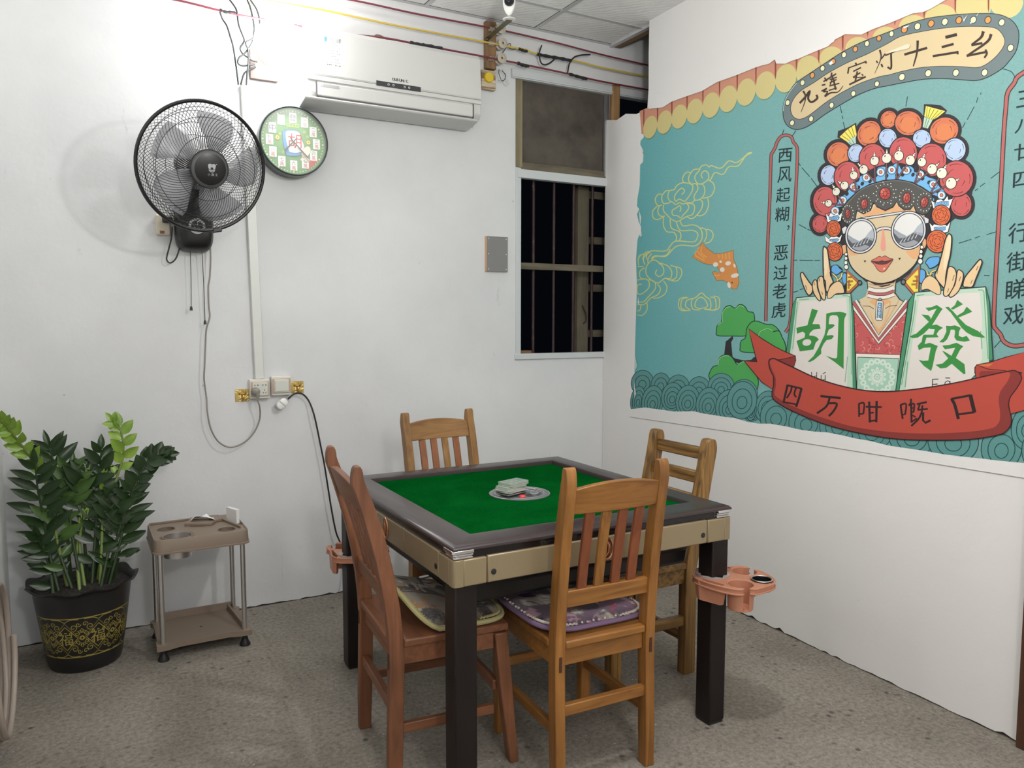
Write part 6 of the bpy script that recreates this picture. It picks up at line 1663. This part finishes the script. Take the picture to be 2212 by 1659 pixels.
for (pt, pb) in (((411, 535), (413, 664)), ((436, 535), (443, 694))):
    a_ = PY(pt[0], pt[1], YB-.05)-FC; b_ = PY(pb[0], pb[1], YB-.04)-FC
    g = G(); g.tube(catmull([a_+Vector((0, .0, .03)), a_, a_.lerp(b_, .5)+Vector((.001, 0, 0)), b_]), .0016, 6); cd = g.build('pull_cord', M_FANB, fan)
    g = G(); g.cyl(b_+Vector((0, 0, .004)), b_-Vector((0, 0, .014)), .0045, .0065, 10); g.build('cord_toggle', M_FANB, cd)
pts = [PY(x, y, YB-.04)-FC for x, y in ((392, 510), (388, 535), (380, 558), (368, 568), (360, 560), (364, 540), (370, 515), (372, 490))]
g = G(); g.tube(catmull(pts), .0032, 8); g.build('power_lead', M_FANB, fan, ang=60)
# socket behind the fan
s0 = PY(352, 484, YB-.02)
so = thing('wall_socket', 'small cream socket on the wall behind the fan lower left', 'socket', (s0.x, YB, s0.z))
M_CREAM = mat('aged_cream_plastic', rgb(196, 188, 170, 1.2), .45)
g = G(); g.b2(-.030, .030, -.026, 0, -.048, .040); g.build('socket_box', M_CREAM, so, bevel=.006)
g = G(); g.b2(-.004, .036, -.060, -.026, .004, .030); g.build('inserted_plug', M_BLACKP, so, bevel=.006)
g = G(); g.b2(-.014, .004, -.030, -.026, -.042, -.030); g.build('rocker', M_RUST, so, bevel=.001)

# ================================================================== wall clock
M_CLKF = mat('clock_green_face', rgb(104, 150, 92, 1.15), .6)
k0 = PY(635, 305, YB-.085)
ck = thing('wall_clock', 'round clock with a green face of game tiles, right of the fan', 'clock', (k0.x, YB, k0.z))
CT = frame_from((0, -.085, 0), (0, -1, 0), (1, 0, 0)); CR = .158
M_CLKR = mat('clock_dark_rim', rgb(52, 60, 58, 1.1), .3); M_CLKG = mat('clock_glass', (1, 1, 1, 1), .03, 0, .5, alpha=.10)
g = G(); g.lathe([(CR-.004, -.085), (CR+.002, -.03), (CR, .006), (CR-.004, .010), (CR-.008, .008), (CR-.009, 0), (CR-.009, -.083)], 72, 0, (0, 0, 0), CT); g.build('case', M_CLKR, ck, ang=35)
g = G(); g.lathe([(0, -.02), (CR-.008, -.02), (CR-.008, -.014), (0, -.014)], 72, 0, (0, 0, 0), CT); fc = g.build('clock_face', M_CLKF, ck)
g = G(); g.lathe([(0, .0055), (CR-.008, .0055), (CR-.008, .0075), (0, .0075)], 72, 0, (0, 0, 0), CT); g.build('clock_glass', M_CLKG, ck)
def clk_map(x, y, off): return CT @ Vector((x, y, -.0138+off))
CA = Art(clk_map, 1.15, 1e-5)
for q in range(60):
    a = 2*PI*q/60; CA.E(.138*math.sin(a), .138*math.cos(a), .0042 if q % 5 == 0 else .0024, .0042 if q % 5 == 0 else .0024, (214, 222, 184), 0, None, 0, 10)
CA.F([(.064, -.128), (.118, -.072), (.100, -.066), (.060, -.080)], (186, 86, 74)); CA.F([(.045, -.055), (.075, -.075), (.062, -.095), (.030, -.080)], (222, 206, 190))
IK = (40, 44, 60)
for hr in range(1, 13):
    a = 2*PI*hr/12; x, y = .108*math.sin(a), .108*math.cos(a)
    CA.F([(x-.0165, y-.023), (x+.0165, y-.023), (x+.0165, y+.023), (x-.0165, y+.023)], (232, 232, 226), 0, (176, 186, 170), .0012)
    up, dn = ({12: '發', 11: '白', 10: '中'}.get(hr), None) if hr >= 10 else ('一二三四伍六七八九'[hr-1], '萬')
    def put(ch, cx, cy, s, col):
        vs, fs = glyph(ch)
        if vs: CA.put([Vector((cx+(vx-.5)*s, cy+(vy-.38)*s, 0)) for vx, vy in vs], fs, col)
    if dn: put(up, x, y+.011, .020, IK); put(dn, x, y-.011, .021, (176, 66, 54))
    elif up != '白': put(up, x, y, .034, IK if hr == 12 else (70, 70, 80))
CA.F([(-.050, .030), (-.030, .052), (.022, .052), (.036, .030), (.050, -.028), (.030, -.058), (-.022, -.066), (-.038, -.052)], (96, 150, 196), 1, IK, .0012)
CA.F([(-.036, .028), (-.022, .048), (.024, .048), (.034, .026), (.050, -.018), (.034, -.044), (-.010, -.050), (-.024, -.038)], (232, 232, 230), 1, IK, .0012)
put('胡', .008, .004, .072, (176, 62, 50))
CA.E(.058, -.040, .018, .030, (226, 208, 190), -35, IK, .001)
CA.F([(.046, -.068), (.066, -.058), (.074, -.086), (.050, -.086)], (232, 220, 206), 0, IK, .001)
for x, y in ((-.072, .012), (.070, .004)): CA.E(x, y, .010, .010, (226, 198, 92), 0, (150, 110, 50), .0014); CA.E(x, y, .003, .003, (170, 80, 40), 0, None, 0, 8)
for q in range(4): CA.E(-.022+q*.014, .074, .0075, .0075, None, 0, (206, 206, 80), .0018, 16)
for i, ch in enumerate('好运连连'): put(ch, (-.060, -.048, .052, .066)[i], (-.010+.04, -.03-.02, .05, .03)[i]*1.0, .014, (206, 200, 90))
CA.g.build('tile_print', CA.mats, fc, smooth=False, weld=False)
M_HAND = mat('clock_hand_brown', (.05, .035, .03, 1), .4)
def hand(a, L, w, z, name):
    g = G(); d = Vector((math.sin(a), math.cos(a), 0)); s = Vector((d.y, -d.x, 0))
    pts = [d*-.022-s*w*.6, d*-.022+s*w*.6, d*L*.92+s*w, d*L, d*L*.92-s*w]
    g.prism([(p.x, p.y) for p in pts], z, z+.0014, 0, CT); g.build(name, M_HAND, ck)
hand(math.radians(222), .062, .0034, -.010, 'hour_hand'); hand(math.radians(136), .100, .0030, -.0075, 'minute_hand'); hand(math.radians(141), .112, .0008, -.0055, 'second_hand')

# ================================================================== trunking, sockets, hooks and leads
M_TRUNK = mat('white_trunking', rgb(196, 198, 194, 1.22), .4)
t0 = PY(530, 184, YB-.01); t1 = PY(560, 818, YB-.01)
tr = thing('cable_trunking', 'long white cable trunking running down the far wall to the sockets', 'trunking', t1)
dv = t0-t1
g = G(); rect_between(g, (0, 0, 0), dv, .044, .018, (0, -1, 0)); g.build('trunking_base', M_TRUNK, tr, bevel=.003)
g = G(); rect_between(g, Vector((0, -.011, 0)), dv+Vector((0, -.011, 0)), .040, .006, (0, -1, 0)); g.build('trunking_lid', M_TRUNK, tr, bevel=.0015)
M_SOCK = mat('socket_white', rgb(198, 196, 188, 1.25), .35); M_SOCKB = mat('socket_bronze_frame', rgb(176, 154, 138, 1.2), .35, .3); M_SOCKF = mat('switch_pale_face', rgb(188, 190, 182, 1.25), .3)
def plate_unit(label, name, cat, px, py):
    c = PY(px, py, YB-.025); t = thing(name, label, cat, (c.x, YB, c.z))
    g = G(); g.b2(-.0455, .0455, -.034, 0, -.0455, .0455); b = g.build('back_box', M_SOCK, t, bevel=.004)
    g = G(); g.b2(-.042, .042, -.039, -.034, -.035, .035); g.build('bronze_frame', M_SOCKB, t, bevel=.002)
    g = G(); g.b2(-.034, .034, -.043, -.039, -.031, .031); f = g.build('face_plate', M_SOCKF, t, bevel=.002)
    return t, f
so1, f1 = plate_unit('white twin socket with a grey plug in it, under the trunking', 'power_socket', 'socket', 561, 840)
def slotp(f, pts, name='slot'):
    g = G(); T_ = frame_from((0, -.0432, 0), (0, -1, 0), (1, 0, 0)); g.prism(pts, 0, .0004, 0, T_); g.build(name, M_GLOSSBLK, f, smooth=False)
for cx in (-.018, .018):
    slotp(f1, [(cx-.011, .019), (cx-.005, .0155), (cx-.005, .0225)]); slotp(f1, [(cx+.011, .019), (cx+.005, .0155), (cx+.005, .0225)])
slotp(f1, [(.0165, -.001), (.0185, -.001), (.0185, -.009), (.0165, -.009)]); slotp(f1, [(.010, -.014), (.012, -.013), (.0155, -.019), (.0135, -.020)]); slotp(f1, [(.025, -.013), (.027, -.014), (.0235, -.020), (.0215, -.019)])
sw, f2 = plate_unit('white single rocker switch to the right of the socket', 'light_switch', 'switch', 607, 833)
g = G(); g.b2(-.030, .030, -.047, -.043, -.025, .025); rk = g.build('rocker', M_SOCKF, f2, bevel=.0015); g = G(); g.sph((0, -.047, .019), .0016, 8, 6); g.build('indicator', M_GRPRINT, rk)
M_GOLDF = mat('gold_foil', rgb(192, 166, 98, 1.0), .3, .6); k = N(M_GOLDF); _n = k.noise(k.coords((1, 1, 1)), 22, 3, .5, 1.0); k.bump(_n, 'Fac', .8, .012)
M_BRASS = mat('brass_hook', rgb(150, 116, 60, 1.2), .3, .8)
def hook(label, px, py, rot):
    c = PY(px, py, YB-.004); t = thing('adhesive_hook', label, 'hook', (c.x, YB, c.z), 0, 'gold adhesive hooks by the sockets')
    g = G(); g.b2(-.031, .031, -.003, -.0005, -.029, .029); pdo = g.build('gold_pad', M_GOLDF, t, bevel=.0012)
    g = G(); g.tube(catmull([(-.012, -.004, .004), (-.012, -.008, .009), (0, -.010, .006), (.012, -.008, .009), (.012, -.004, .004)]), .0026, 8); g.tube(catmull([(0, -.009, .007), (0, -.010, -.012), (.001, -.014, -.024), (.002, -.024, -.026), (.003, -.026, -.016)]), .0026, 8); g.build('hook_wire', M_BRASS, t)
    return t
hook('gold adhesive wall hook at the left of the socket, empty', 523, 854, 0)
hook('gold adhesive wall hook at the right of the switch, carrying the black lead', 642, 836, 0)
# grey lead from the fan's side to the socket
M_GREYC = mat('grey_lead', rgb(128, 124, 114, 1.15), .5)
gl = thing('grey_lead', 'grey power lead hanging in a long loop from behind the fan to the socket', 'cable', (0, 0, 0))
ps = [(454, 480), (454, 520), (455, 560), (453, 600), (450, 620), (451, 660), (453, 685), (446, 710), (444, 740), (442, 790), (441, 820), (446, 860), (448, 890), (455, 925), (470, 952), (490, 965), (510, 964), (532, 952), (550, 932), (561, 905), (561, 880), (557, 866)]
yd = [YB-.045]*12+[YB-.055]*8+[YB-.075, YB-.082]
g = G(); g.tube(catmull([PY(x, y, d) for (x, y), d in zip(ps, yd)], False, 5), .0036, 8); g.build('lead', M_GREYC, gl, ang=60)
pc = PY(553, 846, YB-.066)
g = G(); T_ = frame_from(pc, (0, -1, 0), (1, 0, 0)); g.lathe([(.019, -.021), (.0185, .002), (.015, .012), (.008, .016), (0, .017)], 24, 0, (0, 0, 0), T_); pg = g.build('plug', M_GREYC, gl, ang=50)
g = G(); g.tube([pc+Vector((.003, -.010, -.004)), pc+Vector((.006, -.012, -.022)), PY(557, 866, YB-.082)], [.011, .008, .0045], 10); g.build('plug_neck', M_GREYC, pg)
# black lead with an in-line white end, hung over the right hook and down behind the chair
bl = thing('black_lead', 'black lead hung over the right hook with a white connector, running down to the table', 'cable', (0, 0, 0))
ps = [(622, 862), (632, 853), (643, 849), (656, 853), (668, 868), (678, 895), (686, 930), (692, 960), (700, 1000), (708, 1050), (716, 1100), (726, 1150), (738, 1180), (747, 1220)]
g = G(); g.tube(catmull([PY(x, y, YB-.036-.02*min(i, 1)*(i > 4)) for i, (x, y) in enumerate(ps)]+[PY(758, 1262, 3.60), PY(768, 1300, 3.40), PY(772, 1330, 3.2)], False, 5), .0042, 8); g.build('lead', M_BLKT, bl, ang=60)
w0 = PY(609, 872, YB-.045); dirn = (PY(622, 860, YB-.045)-w0).normalized()
T_ = frame_from(w0, (0, -1, 0), dirn)
g = G(); n_ = 28; out = [(math.copysign(abs(math.cos(2*PI*q/n_))**.7, math.cos(2*PI*q/n_))*.029, math.copysign(abs(math.sin(2*PI*q/n_))**.8, math.sin(2*PI*q/n_))*.020) for q in range(n_)]
g.loft([[(x*s_, y*s_, z) for x, y in out] for s_, z in ((.85, -.014), (1, -.008), (1, .006), (.9, .013), (.7, .015))], 0, True, T_); cn = g.build('white_connector', M_WHITE, bl, ang=45)
g = G(); g.box((.001, 0, .0152), (.0045, .038, .0016), 0, (0, 0, .12), T_); g.build('connector_groove', M_GRPRINT, cn)

# grey hatch on the wall left of the window
h0 = PY(1072, 549, YB-.008)
ht = thing('grey_hatch', 'square grey board with a bare wood edge, screwed to the wall left of the window', 'board', (h0.x, YB, h0.z))
M_GREYB = mat('grey_laminate', rgb(122, 122, 122, 1.15), .5)
g = G(); g.b2(-.066, .066, -.014, 0, -.094, .094); hb = g.build('ply_backing', mat('raw_ply_edge', rgb(196, 160, 120, 1.15), .7), ht, bevel=.001)
g = G(); g.b2(-.062, .067, -.0165, -.014, -.094, .094); g.build('grey_face', M_GREYB, ht, bevel=.0008)
for sx in (-1, 1):
    for z in (-.082, 0, .082):
        g = G(); g.lathe([(.003, 0), (.002, .001), (0, .001)], 8, 0, (0, 0, 0), frame_from((sx*.054+.003, -.0165, z), (0, -1, 0))); g.build('screw_head', M_WHITE, hb)
